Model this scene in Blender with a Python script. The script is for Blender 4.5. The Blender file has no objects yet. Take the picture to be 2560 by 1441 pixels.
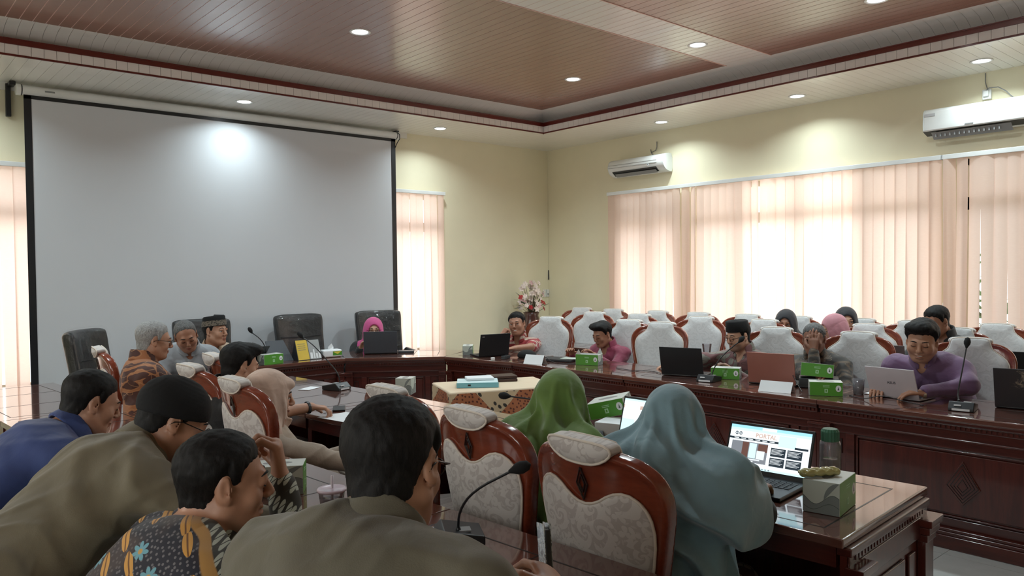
import bpy, math, random
import numpy as np
from mathutils import Matrix, Vector
from math import sin, cos, pi, radians, atan2, sqrt
random.seed(7)
scene = bpy.context.scene
COL = scene.collection

# ---------------------------------------------------------------- camera
YAW, PITCH, ROLL, FPX = radians(41.01), radians(-1.287), radians(-.708), 1932.5
_f = Vector((sin(YAW) * cos(PITCH), cos(YAW) * cos(PITCH), sin(PITCH)))
_r = Vector((cos(YAW), -sin(YAW), 0)); _u = _r.cross(_f)
_r2 = cos(ROLL) * _r + sin(ROLL) * _u; _u2 = -sin(ROLL) * _r + cos(ROLL) * _u
cam_data = bpy.data.cameras.new('camera'); cam = bpy.data.objects.new('camera', cam_data); COL.objects.link(cam)
cam_data.sensor_fit = 'HORIZONTAL'; cam_data.sensor_width = 36; cam_data.lens = FPX / 2560 * 36
cam_data.clip_start = .05; cam_data.clip_end = 200
cam.matrix_world = Matrix(((_r2.x, _u2.x, -_f.x, 0), (_r2.y, _u2.y, -_f.y, 0), (_r2.z, _u2.z, -_f.z, 1.6), (0, 0, 0, 1)))
scene.camera = cam

# ---------------------------------------------------------------- world, exposure, daylight
world = bpy.data.worlds.new('world'); scene.world = world; world.use_nodes = True
bg = world.node_tree.nodes['Background']; bg.inputs[0].default_value = (.98, .98, 1, 1); bg.inputs[1].default_value = 1.1
vs = scene.view_settings; vs.view_transform = 'Standard'; vs.look = 'None'; vs.gamma = 1; vs.exposure = 0.72; vs.use_curve_mapping = False
try: scene.display_settings.display_device = 'sRGB'
except Exception: pass
scene.cycles.use_denoising = True
scene.cycles.max_bounces = 8; scene.cycles.diffuse_bounces = 5; scene.cycles.glossy_bounces = 3
scene.cycles.transmission_bounces = 6; scene.cycles.transparent_max_bounces = 10
scene.cycles.sample_clamp_indirect = 4.0; scene.cycles.caustics_reflective = False; scene.cycles.caustics_refractive = False

def area_light(name, loc, direction, sx, sy, watts, col=(1, 1, 1), spread=180, shape='RECTANGLE'):
    d = bpy.data.lights.new(name, 'AREA'); d.shape = shape; d.size = sx; d.size_y = sy
    d.energy = watts; d.color = col; d.spread = radians(spread)
    o = bpy.data.objects.new(name, d); COL.objects.link(o); o.location = loc
    o.rotation_euler = Vector(direction).to_track_quat('-Z', 'Z').to_euler()
    return o
# daylight falling in through the three windows of the right wall and the two beside the screen
DAY = (1.0, .97, .93)
for (y0, y1) in ((5.95, 6.95), (2.98, 5.72), (-.9, 2.7)):
    area_light('daylight', (8.75, (y0 + y1) / 2, 1.30), (-1, 0, -.05), y1 - y0, 1.5, 13.5 * (y1 - y0), DAY)
area_light('daylight', (5.55, 8.95, 1.5), (0, -1, 0), .9, 2.0, 12, DAY)
area_light('daylight', (.95, 8.95, 1.5), (0, -1, 0), .9, 2.0, 12, DAY)
# and through the two windows of the left wall, outside the picture
for yc in (3.9, .4): area_light('daylight', (-2.1, yc, 1.9), (1, 0, .12), 2.2, 1.3, 38, DAY)

# ---------------------------------------------------------------- shader toolkit
class N:
    """a node socket that understands arithmetic"""
    def __init__(s, nt, sock): s.nt, s.s = nt, sock
    def m(s, op, *a):
        n = s.nt.nodes.new('ShaderNodeMath'); n.operation = op
        for i, v in enumerate((s,) + a):
            if isinstance(v, N): s.nt.links.new(v.s, n.inputs[i])
            else: n.inputs[i].default_value = v
        return N(s.nt, n.outputs[0])
    def __add__(s, o): return s.m('ADD', o)
    __radd__ = __add__
    def __sub__(s, o): return s.m('SUBTRACT', o)
    def __rsub__(s, o): return (s * -1) + o
    def __mul__(s, o): return s.m('MULTIPLY', o)
    __rmul__ = __mul__
    def __truediv__(s, o): return s.m('DIVIDE', o)
    def __neg__(s): return s * -1
    def sin(s): return s.m('SINE')
    def cos(s): return s.m('COSINE')
    def abs(s): return s.m('ABSOLUTE')
    def sqrt(s): return s.m('SQRT')
    def fract(s): return s.m('FRACT')
    def floor(s): return s.m('FLOOR')
    def atan2(s, o): return s.m('ARCTAN2', o)
    def log(s): return s.m('LOGARITHM', 2.718)
    def max(s, o): return s.m('MAXIMUM', o)
    def min(s, o): return s.m('MINIMUM', o)
    def gt(s, o): return s.m('GREATER_THAN', o)
    def lt(s, o): return s.m('LESS_THAN', o)
    def step(s, a, b):
        n = s.nt.nodes.new('ShaderNodeMapRange'); n.interpolation_type = 'SMOOTHSTEP'
        s.nt.links.new(s.s, n.inputs[0]); n.inputs[1].default_value = a; n.inputs[2].default_value = b
        return N(s.nt, n.outputs[0])

class Mat:
    def __init__(s, name, col=(.5, .5, .5), rough=.6, **kw):
        s.m = bpy.data.materials.new(name); s.m.use_nodes = True; s.nt = s.m.node_tree
        s.b = s.nt.nodes['Principled BSDF']; s.set('Base Color', (*col, 1)); s.set('Roughness', rough)
        for k, v in kw.items(): s.set({'metal': 'Metallic', 'coat': 'Coat Weight', 'coatr': 'Coat Roughness', 'spec': 'Specular IOR Level', 'trans': 'Transmission Weight', 'ior': 'IOR', 'sheen': 'Sheen Weight', 'sss': 'Subsurface Weight', 'estr': 'Emission Strength', 'alpha': 'Alpha'}.get(k, k), v)
    def set(s, k, v):
        if isinstance(v, N): s.nt.links.new(v.s, s.b.inputs[k])
        else: s.b.inputs[k].default_value = v
    def node(s, t): return s.nt.nodes.new(t)
    def coord(s, kind='Object'):
        n = s.node('ShaderNodeTexCoord'); return n.outputs[kind]
    def xyz(s, sock=None):
        n = s.node('ShaderNodeSeparateXYZ'); s.nt.links.new(sock or s.coord(), n.inputs[0])
        return [N(s.nt, n.outputs[i]) for i in range(3)]
    def vec(s, x, y, z=0):
        n = s.node('ShaderNodeCombineXYZ')
        for i, v in enumerate((x, y, z)):
            if isinstance(v, N): s.nt.links.new(v.s, n.inputs[i])
            else: n.inputs[i].default_value = v
        return n.outputs[0]
    def noise(s, vec, scale, detail=3, rough=.5, dist=0):
        n = s.node('ShaderNodeTexNoise'); s.nt.links.new(vec, n.inputs['Vector']); n.inputs['Scale'].default_value = scale
        n.inputs['Detail'].default_value = detail; n.inputs['Roughness'].default_value = rough; n.inputs['Distortion'].default_value = dist
        return N(s.nt, n.outputs[0])
    def vor(s, vec, scale, dim='2D', rnd=1.0):
        """returns distance, local x, local y, random per cell"""
        n = s.node('ShaderNodeTexVoronoi'); n.voronoi_dimensions = dim; s.nt.links.new(vec, n.inputs['Vector'])
        n.inputs['Scale'].default_value = scale; n.inputs['Randomness'].default_value = rnd
        d = s.node('ShaderNodeVectorMath'); d.operation = 'SUBTRACT'; s.nt.links.new(vec, d.inputs[0]); s.nt.links.new(n.outputs['Position'], d.inputs[1])
        x, y, z = s.xyz(d.outputs[0]); c = s.xyz(n.outputs['Color'])
        return N(s.nt, n.outputs['Distance']), x * scale, y * scale, c[0]
    def mix(s, fac, a, b):
        n = s.node('ShaderNodeMix'); n.data_type = 'RGBA'
        s.nt.links.new(fac.s, n.inputs[0]) if isinstance(fac, N) else setattr(n.inputs[0], 'default_value', fac)
        for i, v in ((6, a), (7, b)):
            if isinstance(v, N): s.nt.links.new(v.s, n.inputs[i])
            else: n.inputs[i].default_value = (*v, 1)
        return N(s.nt, n.outputs[2])
    def bump(s, h, strength=.3, dist=.01):
        n = s.node('ShaderNodeBump'); s.nt.links.new(h.s, n.inputs['Height']); n.inputs['Strength'].default_value = strength; n.inputs['Distance'].default_value = dist
        s.nt.links.new(n.outputs[0], s.b.inputs['Normal'])

def wood(name, c1, c2, rough=.25, coat=.6, axis=0, scale=1.0, coatr=.08):
    m = Mat(name, c1, rough, coat=coat, coatr=coatr)
    x, y, z = m.xyz()
    p = [x * 8 * scale, y * 8 * scale, z * 8 * scale]; p[axis] = p[axis] * .09
    n = m.noise(m.vec(*p), 1.3, 4, .6, 1.5); n2 = m.noise(m.vec(*[q * 6 for q in p]), 2.0, 3, .6)
    m.set('Base Color', m.mix((n * .7 + n2 * .3).step(.3, .7), c1, c2))
    return m.m
def plain(name, col, rough=.6, bump=0, bscale=200, var=1.0, **kw):
    m = Mat(name, col, rough, **kw)
    v = m.coord(); n = m.noise(v, 3.0, 3)
    m.set('Base Color', m.mix(n.step(.3, .7), tuple(c * (1 - .06 * var) for c in col), tuple(min(1, c * (1 + .05 * var)) for c in col)))
    if bump: m.bump(m.noise(v, bscale, 2), bump, .002)
    return m.m
def emis(name, col, s):
    m = Mat(name, (0, 0, 0), .3); m.set('Emission Color', (*col, 1)); m.set('Emission Strength', s); return m.m

M = {}
M['mahogany'] = wood('mahogany', (.050, .0085, .006), (.105, .019, .012), .28, .7, 0)
M['mahogany_v'] = wood('mahogany_upright', (.050, .0085, .006), (.11, .020, .013), .28, .7, 2)
M['desk_top'] = wood('table_top_lacquer', (.105, .040, .030), (.155, .062, .046), .10, .9, 0, coatr=.045)
M['carving'] = plain('dark_carving', (.018, .006, .005), .35, coat=.4)
M['chair_wood'] = wood('chair_frame_lacquer', (.145, .026, .012), (.23, .045, .020), .22, .8, 0)
M['inlay'] = plain('inlay_groove', (.012, .006, .006), .4)
M['cream_wall'] = plain('cream_wall_paint', (.84, .775, .575), .75, 0, 60, .25)
M['white_board'] = plain('white_ceiling_board', (.88, .84, .81), .22, var=.3, coat=.3)
M['soffit'] = plain('soffit_board', (.86, .84, .79), .28, var=.3, coat=.3)
M['backing_w'] = plain('white_joint', (.50, .46, .43), .5)
M['brown_board'] = wood('brown_ceiling_board', (.34, .185, .145), (.36, .198, .155), .22, .6, 1, .5, .20)
M['backing_b'] = plain('pink_joint', (.72, .46, .40), .4)
M['red_trim'] = plain('dark_red_trim', (.12, .012, .008), .3, coat=.4)
M['white_plastic'] = plain('white_plastic', (.78, .79, .78), .35)
M['grey_plastic'] = plain('grey_plastic', (.25, .25, .25), .45)
M['black_plastic'] = plain('black_plastic', (.014, .015, .018), .38)
M['black_soft'] = plain('black_foam', (.008, .008, .009), .9)
M['metal'] = plain('brushed_metal', (.35, .35, .36), .35, metal=.9)
M['white_fabric'] = plain('screen_fabric', (.66, .68, .72), .85, var=.1)
M['piping'] = plain('cream_piping', (.74, .66, .58), .8, .4, 400)
M['paper'] = plain('white_paper', (.80, .82, .84), .7)

# floor tiles
m = Mat('floor_tile', (.55, .56, .54), .12, coat=.3); m.set('Base Color', m.mix(m.noise(m.coord(), 14, 4), (.50, .51, .49), (.60, .60, .58))); M['floor'] = m.m
M['grout'] = plain('grout', (.25, .25, .24), .8)

# damask upholstery: swirling leaves woven light on slightly darker ground
def damask(name, ground, leaf, sc=11):
    m = Mat(name, ground, .62, sheen=.25)
    x, y, z = m.xyz(); v = m.vec(x, z, 0)
    w = m.noise(v, 9, 2); w2 = m.noise(m.vec(x + 3.7, z + 1.3, 0), 9, 2)
    v2 = m.vec(x + w * .05, z + w2 * .05, 0)
    d, lx, ly, rc = m.vor(v2, sc, '2D', .8)
    r = (lx * lx + ly * ly).sqrt(); th = ly.atan2(lx)
    sp = ((th * 2 + r.log() * 4.2 + rc * 6).sin() * .8 + .2).step(.0, .35) * r.lt(.62) * r.gt(.06)
    d2, ax, ay, rc2 = m.vor(v2, sc * 2.3, '2D', .9)
    th2 = ay.atan2(ax) + rc2 * 6; r2 = (ax * ax + ay * ay).sqrt()
    leaf2 = (((th2 * 1.5).cos().abs() * .5 - r2 + .05)).step(-.02, .03) * r.gt(.45)
    d3, bx, by, rc3 = m.vor(m.vec(x * 1.0 + .31, z + .77, 0), sc * 4.0, '2D', 1)
    a = rc3 * 6.28; lf = ((bx * a.cos() + by * a.sin()) * 3.0).abs().m('POWER', 2) + (by * a.cos() - bx * a.sin()).abs().m('POWER', 2)
    leaf3 = (lf * -1 + .16).step(0, .03) * .6
    f = sp.max(leaf2).max(leaf3)
    m.set('Base Color', m.mix(f, ground, leaf)); m.bump(f, .25, .002)
    return m.m
M['damask'] = damask('damask_upholstery', (.50, .455, .435), (.64, .60, .575))
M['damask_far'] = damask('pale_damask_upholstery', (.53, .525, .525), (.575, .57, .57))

# ---------------------------------------------------------------- mesh toolkit
def tagit(o, label=None, cat=None, group=None, kind=None):
    if label: o['label'] = label
    if cat: o['category'] = cat
    if group: o['group'] = group
    if kind: o['kind'] = kind
    return o
def thing(name, label, cat, loc=(0, 0, 0), rz=0, group=None):
    o = bpy.data.objects.new(name, None); COL.objects.link(o); o.location = loc; o.rotation_euler = (0, 0, rz)
    o.empty_display_size = .1
    return tagit(o, label, cat, group)
def link(name, me, mat=None, parent=None):
    o = bpy.data.objects.new(name, me); COL.objects.link(o)
    if mat is not None: me.materials.clear(); me.materials.append(mat)
    if parent: o.parent = parent
    return o
def copy_tree(o, parent=None):
    c = o.copy(); COL.objects.link(c); c.parent = parent
    for ch in list(o.children): copy_tree(ch, c)
    return c
class MB:
    def __init__(s): s.v = []; s.f = []
    def add(s, vs, fs):
        b = len(s.v); s.v += [tuple(v) for v in vs]; s.f += [tuple(i + b for i in f) for f in fs]; return s
    def box(s, x0, x1, y0, y1, z0, z1, mt=None):
        vs = [(x, y, z) for z in (z0, z1) for (x, y) in ((x0, y0), (x1, y0), (x1, y1), (x0, y1))]
        if mt is not None: vs = [mt @ Vector(v) for v in vs]
        return s.add(vs, [(3, 2, 1, 0), (4, 5, 6, 7), (0, 1, 5, 4), (1, 2, 6, 5), (2, 3, 7, 6), (3, 0, 4, 7)])
    def prism(s, poly, z0, z1, mt=None):
        n = len(poly); vs = [(x, y, z0) for x, y in poly] + [(x, y, z1) for x, y in poly]
        if mt is not None: vs = [mt @ Vector(v) for v in vs]
        return s.add(vs, [tuple(reversed(range(n))), tuple(range(n, 2 * n))] + [(i, (i + 1) % n, n + (i + 1) % n, n + i) for i in range(n)])
    def prism_y(s, poly, y0, y1, mt=None):   # polygon in x,z extruded along y
        n = len(poly); vs = [(x, y0, z) for x, z in poly] + [(x, y1, z) for x, z in poly]
        if mt is not None: vs = [mt @ Vector(v) for v in vs]
        return s.add(vs, [tuple(range(n)), tuple(reversed(range(n, 2 * n)))] + [(n + i, n + (i + 1) % n, (i + 1) % n, i) for i in range(n)])
    def tube(s, pts, rad, n=8, cap=True):
        pts = [Vector(p) for p in pts]
        if not isinstance(rad, (list, tuple)): rad = [rad] * len(pts)
        up = Vector((.13, .21, .97)); vs = []; fs = []; prev = None
        for i, p in enumerate(pts):
            d = (pts[min(i + 1, len(pts) - 1)] - pts[max(i - 1, 0)]).normalized()
            if prev is None:
                a = d.cross(up)
                if a.length < .1: a = d.cross(Vector((1, 0, 0)))
            else: a = prev - d * prev.dot(d)
            a.normalize(); prev = a; b = d.cross(a)
            vs += [p + (a * cos(2 * pi * k / n) + b * sin(2 * pi * k / n)) * rad[i] for k in range(n)]
        for i in range(len(pts) - 1):
            fs += [(i * n + k, i * n + (k + 1) % n, (i + 1) * n + (k + 1) % n, (i + 1) * n + k) for k in range(n)]
        if cap: fs += [tuple(reversed(range(n))), tuple(range((len(pts) - 1) * n, len(pts) * n))]
        return s.add(vs, fs)
    def ring(s, c, R, r, ax=(0, 0, 1), n=20, k=6, sy=1.0):
        ax = Vector(ax).normalized(); a = ax.orthogonal().normalized(); b = ax.cross(a); c = Vector(c); vs = []; fs = []
        for i in range(n):
            t = 2 * pi * i / n; d = a * cos(t) + b * sin(t) * sy
            for j in range(k):
                q = 2 * pi * j / k; vs.append(c + d * R + (d * cos(q) + ax * sin(q)) * r)
        for i in range(n):
            for j in range(k): fs.append((i * k + j, ((i + 1) % n) * k + j, ((i + 1) % n) * k + (j + 1) % k, i * k + (j + 1) % k))
        return s.add(vs, fs)
    def lathe(s, prof, n=20, c=(0, 0, 0), mt=None):
        vs = []; fs = []
        for (r, z) in prof: vs += [Vector((c[0] + r * cos(2 * pi * k / n), c[1] + r * sin(2 * pi * k / n), c[2] + z)) for k in range(n)]
        if mt is not None: vs = [mt @ v for v in vs]
        for i in range(len(prof) - 1): fs += [(i * n + k, i * n + (k + 1) % n, (i + 1) * n + (k + 1) % n, (i + 1) * n + k) for k in range(n)]
        if prof[0][0] > 1e-4: fs.append(tuple(reversed(range(n))))
        if prof[-1][0] > 1e-4: fs.append(tuple(range((len(prof) - 1) * n, len(prof) * n)))
        return s.add(vs, fs)
    def sphere(s, c, r, n=12, mt=None):
        if not isinstance(r, (tuple, list)): r = (r, r, r)
        vs = []; fs = []; m_ = n // 2
        for i in range(m_ + 1):
            a = pi * i / m_
            vs += [Vector((c[0] + r[0] * sin(a) * cos(2 * pi * k / n), c[1] + r[1] * sin(a) * sin(2 * pi * k / n), c[2] - r[2] * cos(a))) for k in range(n)]
        if mt is not None: vs = [mt @ v for v in vs]
        for i in range(m_): fs += [(i * n + k, i * n + (k + 1) % n, (i + 1) * n + (k + 1) % n, (i + 1) * n + k) for k in range(n)]
        return s.add(vs, fs)
    def mesh(s, name, smooth=False):
        me = bpy.data.meshes.new(name); me.from_pydata(s.v, [], s.f)
        if smooth: me.polygons.foreach_set('use_smooth', [True] * len(me.polygons))
        me.validate(); me.update(); return me
    def build(s, name, mat, parent=None, smooth=False, bevel=0, seg=2):
        o = link(name, s.mesh(name, smooth), mat, parent)
        if bevel:
            b = o.modifiers.new('bevel', 'BEVEL'); b.width = bevel; b.segments = seg; b.limit_method = 'ANGLE'; b.angle_limit = radians(40)
            o.data.polygons.foreach_set('use_smooth', [True] * len(o.data.polygons))
            w = o.modifiers.new('wn', 'WEIGHTED_NORMAL'); w.keep_sharp = False
        return o

# ---------------------------------------------------------------- implicit surface toolkit (one smooth closed mesh out of blended shapes)
F32 = np.float32
class Field:
    def __init__(s): s.ops = []
    def add(s, fn, lo, hi, k=.01): s.ops.append(('u', fn, np.array(lo, float), np.array(hi, float), k)); return s
    def sub(s, fn, lo, hi, k=.004): s.ops.append(('s', fn, np.array(lo, float), np.array(hi, float), k)); return s
    def disp(s, fn): s.ops.append(('d', fn, None, None, 0)); return s
    def clip(s, fn): s.ops.append(('c', fn, None, None, 0)); return s
    def capsule(s, a, b, ra, rb, k=.01, op='u', sc=None):
        a = np.array(a, float); b = np.array(b, float); r = max(ra, rb); ab = b - a; L2 = max(ab @ ab, 1e-9)
        def fn(X, Y, Z):
            px, py, pz = X - a[0], Y - a[1], Z - a[2]
            t = np.clip((px * ab[0] + py * ab[1] + pz * ab[2]) / L2, 0, 1)
            return np.sqrt((px - t * ab[0]) ** 2 + (py - t * ab[1]) ** 2 + (pz - t * ab[2]) ** 2) - (ra + (rb - ra) * t)
        s.ops.append((op, fn, np.minimum(a, b) - r, np.maximum(a, b) + r, k)); return s
    def ell(s, c, r, R=None, k=.01, op='u'):
        c = np.array(c, float); r = np.array(r, float); R = np.eye(3) if R is None else np.array(R, float)   # columns are axes
        ext = np.sqrt(((R * r) ** 2).sum(1))
        def fn(X, Y, Z):
            px, py, pz = X - c[0], Y - c[1], Z - c[2]
            q = [(px * R[0, i] + py * R[1, i] + pz * R[2, i]) for i in range(3)]
            k0 = np.sqrt(sum((q[i] / r[i]) ** 2 for i in range(3))) + 1e-9
            k1 = np.sqrt(sum((q[i] / r[i] ** 2) ** 2 for i in range(3))) + 1e-9
            return k0 * (k0 - 1) / k1
        s.ops.append((op, fn, c - ext, c + ext, k)); return s
    def ecap(s, a, b, wa, wb, side, k=.03, op='u'):
        """flattened tapering capsule: wa, wb = (half width along side, half depth)"""
        a = np.array(a, float); b = np.array(b, float); ab = b - a; L2 = ab @ ab; t_ = ab / sqrt(L2)
        sd = np.array(side, float); sd -= t_ * (sd @ t_); sd /= np.linalg.norm(sd); r = max(*wa, *wb)
        def fn(X, Y, Z):
            px, py, pz = X - a[0], Y - a[1], Z - a[2]
            t = np.clip((px * ab[0] + py * ab[1] + pz * ab[2]) / L2, 0, 1)
            qx, qy, qz = px - t * ab[0], py - t * ab[1], pz - t * ab[2]
            u = qx * sd[0] + qy * sd[1] + qz * sd[2]
            v2 = np.maximum(qx ** 2 + qy ** 2 + qz ** 2 - u ** 2, 0)
            W = wa[0] + (wb[0] - wa[0]) * t; D = wa[1] + (wb[1] - wa[1]) * t
            k0 = np.sqrt((u / W) ** 2 + v2 / D ** 2) + 1e-9; k1 = np.sqrt((u / W ** 2) ** 2 + v2 / D ** 4) + 1e-9
            return k0 * (k0 - 1) / k1
        s.ops.append((op, fn, np.minimum(a, b) - r, np.maximum(a, b) + r, k)); return s
    def mesh(s, name, h):
        adds = [o for o in s.ops if o[0] == 'u']
        pad = .03 + 2 * h
        lo = np.min([o[2] for o in adds], 0) - pad; hi = np.max([o[3] for o in adds], 0) + pad
        n = np.ceil((hi - lo) / h).astype(int) + 1
        ax = [(lo[i] + h * np.arange(n[i])).astype(F32) for i in range(3)]
        G = np.full(n, .25, F32)
        for op, fn, l, u, k in s.ops:
            if op in 'dc':
                X, Y, Z = ax[0][:, None, None], ax[1][None, :, None], ax[2][None, None, :]
                if op == 'd': G += fn(X, Y, Z).astype(F32)
                else: G = np.maximum(G, fn(X, Y, Z)).astype(F32)
                continue
            mg = k + 2.5 * h + .01
            i0 = np.clip(((l - mg - lo) / h).astype(int), 0, n - 1); i1 = np.clip(((u + mg - lo) / h).astype(int) + 2, 1, n)
            if (i1 <= i0).any(): continue
            sl = tuple(slice(i0[i], i1[i]) for i in range(3))
            d = fn(ax[0][sl[0]][:, None, None], ax[1][sl[1]][None, :, None], ax[2][sl[2]][None, None, :]).astype(F32)
            g = G[sl]
            if op == 'u':
                hh = np.maximum(k - np.abs(g - d), 0) / k; G[sl] = np.minimum(g, d) - hh * hh * k * .25
            else:
                hh = np.maximum(k - np.abs(g + d), 0) / k; G[sl] = np.maximum(g, -d) + hh * hh * k * .25
        G[0] = G[-1] = .1; G[:, 0] = G[:, -1] = .1; G[:, :, 0] = G[:, :, -1] = .1
        return nets(name, G, lo, h)
def nets(name, G, lo, h):
    I = G < 0; c = np.zeros(tuple(np.array(G.shape) - 1), np.uint8)
    offs = [(i, j, k) for i in (0, 1) for j in (0, 1) for k in (0, 1)]
    sx, sy, sz = c.shape
    for (i, j, k) in offs: c += I[i:i + sx, j:j + sy, k:k + sz]
    act = np.argwhere((c > 0) & (c < 8))
    idx = np.full(c.shape, -1, np.int32); idx[act[:, 0], act[:, 1], act[:, 2]] = np.arange(len(act))
    val = {o: G[act[:, 0] + o[0], act[:, 1] + o[1], act[:, 2] + o[2]].astype(np.float64) for o in offs}
    P = np.zeros((len(act), 3)); cnt = np.zeros(len(act))
    for a in offs:
        for d in range(3):
            if a[d] == 0:
                b = list(a); b[d] = 1; b = tuple(b); va, vb = val[a], val[b]; mk = (va < 0) != (vb < 0)
                t = np.where(mk, va / np.where(mk, va - vb, 1), 0)
                pa = np.array(a, float)[None, :].repeat(len(act), 0); pa[:, d] += t
                P += pa * mk[:, None]; cnt += mk
    V = lo + h * (act + P / cnt[:, None])
    quads = []
    for d in range(3):
        e, f = (d + 1) % 3, (d + 2) % 3
        s0 = [slice(None)] * 3; s1 = [slice(None)] * 3; s0[d] = slice(0, -1); s1[d] = slice(1, None)
        A = I[tuple(s0)]; B = I[tuple(s1)]
        E = np.argwhere(A != B); 
        ok = (E[:, e] > 0) & (E[:, f] > 0) & (E[:, e] < I.shape[e] - 1) & (E[:, f] < I.shape[f] - 1); E = E[ok]
        fl = A[E[:, 0], E[:, 1], E[:, 2]]
        q = []
        for (de, df) in ((1, 1), (0, 1), (0, 0), (1, 0)):
            t = E.copy(); t[:, e] -= de; t[:, f] -= df; q.append(idx[t[:, 0], t[:, 1], t[:, 2]])
        q = np.stack(q, 1); q[~fl] = q[~fl][:, ::-1]; quads.append(q)
    Q = np.concatenate(quads); Q = Q[(Q >= 0).all(1)]
    me = bpy.data.meshes.new(name)
    me.vertices.add(len(V)); me.vertices.foreach_set('co', V.astype(F32).ravel())
    me.loops.add(Q.size); me.loops.foreach_set('vertex_index', Q.astype(np.int32).ravel())
    me.polygons.add(len(Q)); me.polygons.foreach_set('loop_start', np.arange(0, Q.size, 4, dtype=np.int32)); me.polygons.foreach_set('loop_total', np.full(len(Q), 4, np.int32))
    me.polygons.foreach_set('use_smooth', np.ones(len(Q), bool))
    me.update(calc_edges=True); return me
def poly_sdf(poly):
    P = np.array(poly, float)
    def f(x, z):
        d = np.full(np.broadcast(x, z).shape, 1e9); sg = np.ones_like(d); n = len(P)
        for i in range(n):
            a, b = P[i], P[i - 1]; ex, ez = b - a; wx, wz = x - a[0], z - a[1]
            t = np.clip((wx * ex + wz * ez) / (ex * ex + ez * ez + 1e-12), 0, 1)
            d = np.minimum(d, (wx - t * ex) ** 2 + (wz - t * ez) ** 2)
            c1 = z >= a[1]; c2 = z < b[1]; c3 = ex * wz > ez * wx
            fl = (c1 & c2 & c3) | (~c1 & ~c2 & ~c3); sg = np.where(fl, -sg, sg)
        return np.sqrt(d) * sg
    return f
def smoothpoly(pts, it=2, closed=True):
    p = [tuple(q) for q in pts]
    for _ in range(it):
        o = []; n = len(p); rng = range(n if closed else n - 1)
        if not closed: o.append(p[0])
        for i in rng:
            a = p[i]; b = p[(i + 1) % n]
            o.append(tuple(.75 * a[k] + .25 * b[k] for k in range(len(a)))); o.append(tuple(.25 * a[k] + .75 * b[k] for k in range(len(a))))
        if not closed: o.append(p[-1])
        p = o
    return p
# ================================================================ THE ROOM
XL, XR, YF, YB, ZC = -1.42, 7.99, -3.55, 8.35, 3.37      # walls and soffit height
CX0, CX1, CY0, CY1, ZP = -.35, 6.92, -2.5, 7.30, 3.62      # lip of the recess and height of the brown panel
def struct(name, mb, mat, parent=None, **k):
    o = mb.build(name, mat, parent, **k)
    if parent is None: o['kind'] = 'structure'
    return o
def wall_with_holes(name, u0, u1, holes, place):
    """wall from u0 to u1, z 0..3.7, with rectangular openings (a,b,z0,z1); place(u,z,depth)->xyz"""
    mb = MB(); us = sorted(set([u0, u1] + [h[0] for h in holes] + [h[1] for h in holes])); 
    for a, b in zip(us[:-1], us[1:]):
        hs = [h for h in holes if h[0] <= a + 1e-6 and h[1] >= b - 1e-6]
        segs = [(0, 3.7)] if not hs else [(0, hs[0][2]), (hs[0][3], 3.7)]
        for z0, z1 in segs:
            p = [place(a, z0, 0), place(b, z0, .2)]
            x0, x1 = sorted((p[0][0], p[1][0])); y0, y1 = sorted((p[0][1], p[1][1]))
            mb.box(x0, x1, y0, y1, z0, z1)
    return struct(name, mb, M['cream_wall'])
RH = [(5.95, 6.95, .55, 2.60), (2.98, 5.72, .55, 2.60), (-.9, 2.7, .55, 2.60)]
BH = [(.5, 1.42, .55, 2.60), (5.05, 5.98, .55, 2.60)]
wall_with_holes('wall_right', YF, YB, RH, lambda u, z, d: (XR + d, u, z))
wall_with_holes('wall_back', XL, XR + .2, BH, lambda u, z, d: (u, YB + d, z))
LH = [(2.8, 5.0, 1.2, 2.55), (-.7, 1.5, 1.2, 2.55)]
wall_with_holes('wall_left', YF, YB + .2, LH, lambda u, z, d: (XL - d, u, z))
struct('wall_front', MB().box(XL - .2, XR + .2, YF - .2, YF, 0, 3.7), M['cream_wall'])
# floor of square tiles
fl = struct('floor', MB().box(XL - .2, XR + .2, YF - .2, YB + .2, -.1, -.004), M['grout'])
tile = MB().box(.0015, .3985, .0015, .3985, -.004, .0).mesh('tile'); tile.materials.append(M['floor'])
for i in range(8, 24):
    for j in range(8, 24):
        x, y = -1.42 + .4 * i, -3.55 + .4 * j
        if x < 1.8 or y > 6.6: continue
        o = link('tile', tile, None, fl); o.location = (x, y, 0)
rest = MB()
for (a, b, c, d) in ((XL, 1.78, YF, YB), (1.78, XR, YF, -.35), (1.78, XR, 6.85, YB)): rest.box(a, b, c, d, -.004, -.0005)
r_ = rest.build('tiling', M['floor'], fl); r_['kind'] = 'stuff'
for nm, b in (('baseboard_right', (XR - .015, XR, YF, YB)), ('baseboard_back', (XL, XR, YB - .015, YB))):
    struct(nm, MB().box(*b, 0, .10), M['cream_wall'])

# ceiling: slab, soffit boards, lip of tiles with red trim, hidden trough, cove boards, brown panel boards
ce = struct('ceiling', MB().box(XL - .2, XR + .2, YF - .2, YB + .2, 3.76, 3.9), M['backing_w'])
bk = MB()
bk.box(CX1 + .001, XR + .1, YF, YB, ZC + .008, ZC + .02); bk.box(XL, CX1, CY1 + .001, YB + .1, ZC + .008, ZC + .02)
bk.box(XL, CX0, YF, CY1, ZC + .0, ZC + .02); bk.box(CX0, CX1, YF, CY0, ZC, ZC + .02)
bk.build('soffit_backing', M['backing_w'], ce)
pb = MB().box(CX0 + .1, CX1 - .1, CY0 + .1, CY1 - .1, ZP - .0025, ZP + .02); pb.build('panel_backing', M['backing_b'], ce)
W = .0905
def board(name, poly, z0, z1, mat): return MB().prism(poly, z0, z1).build(name, mat, ce)
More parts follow.
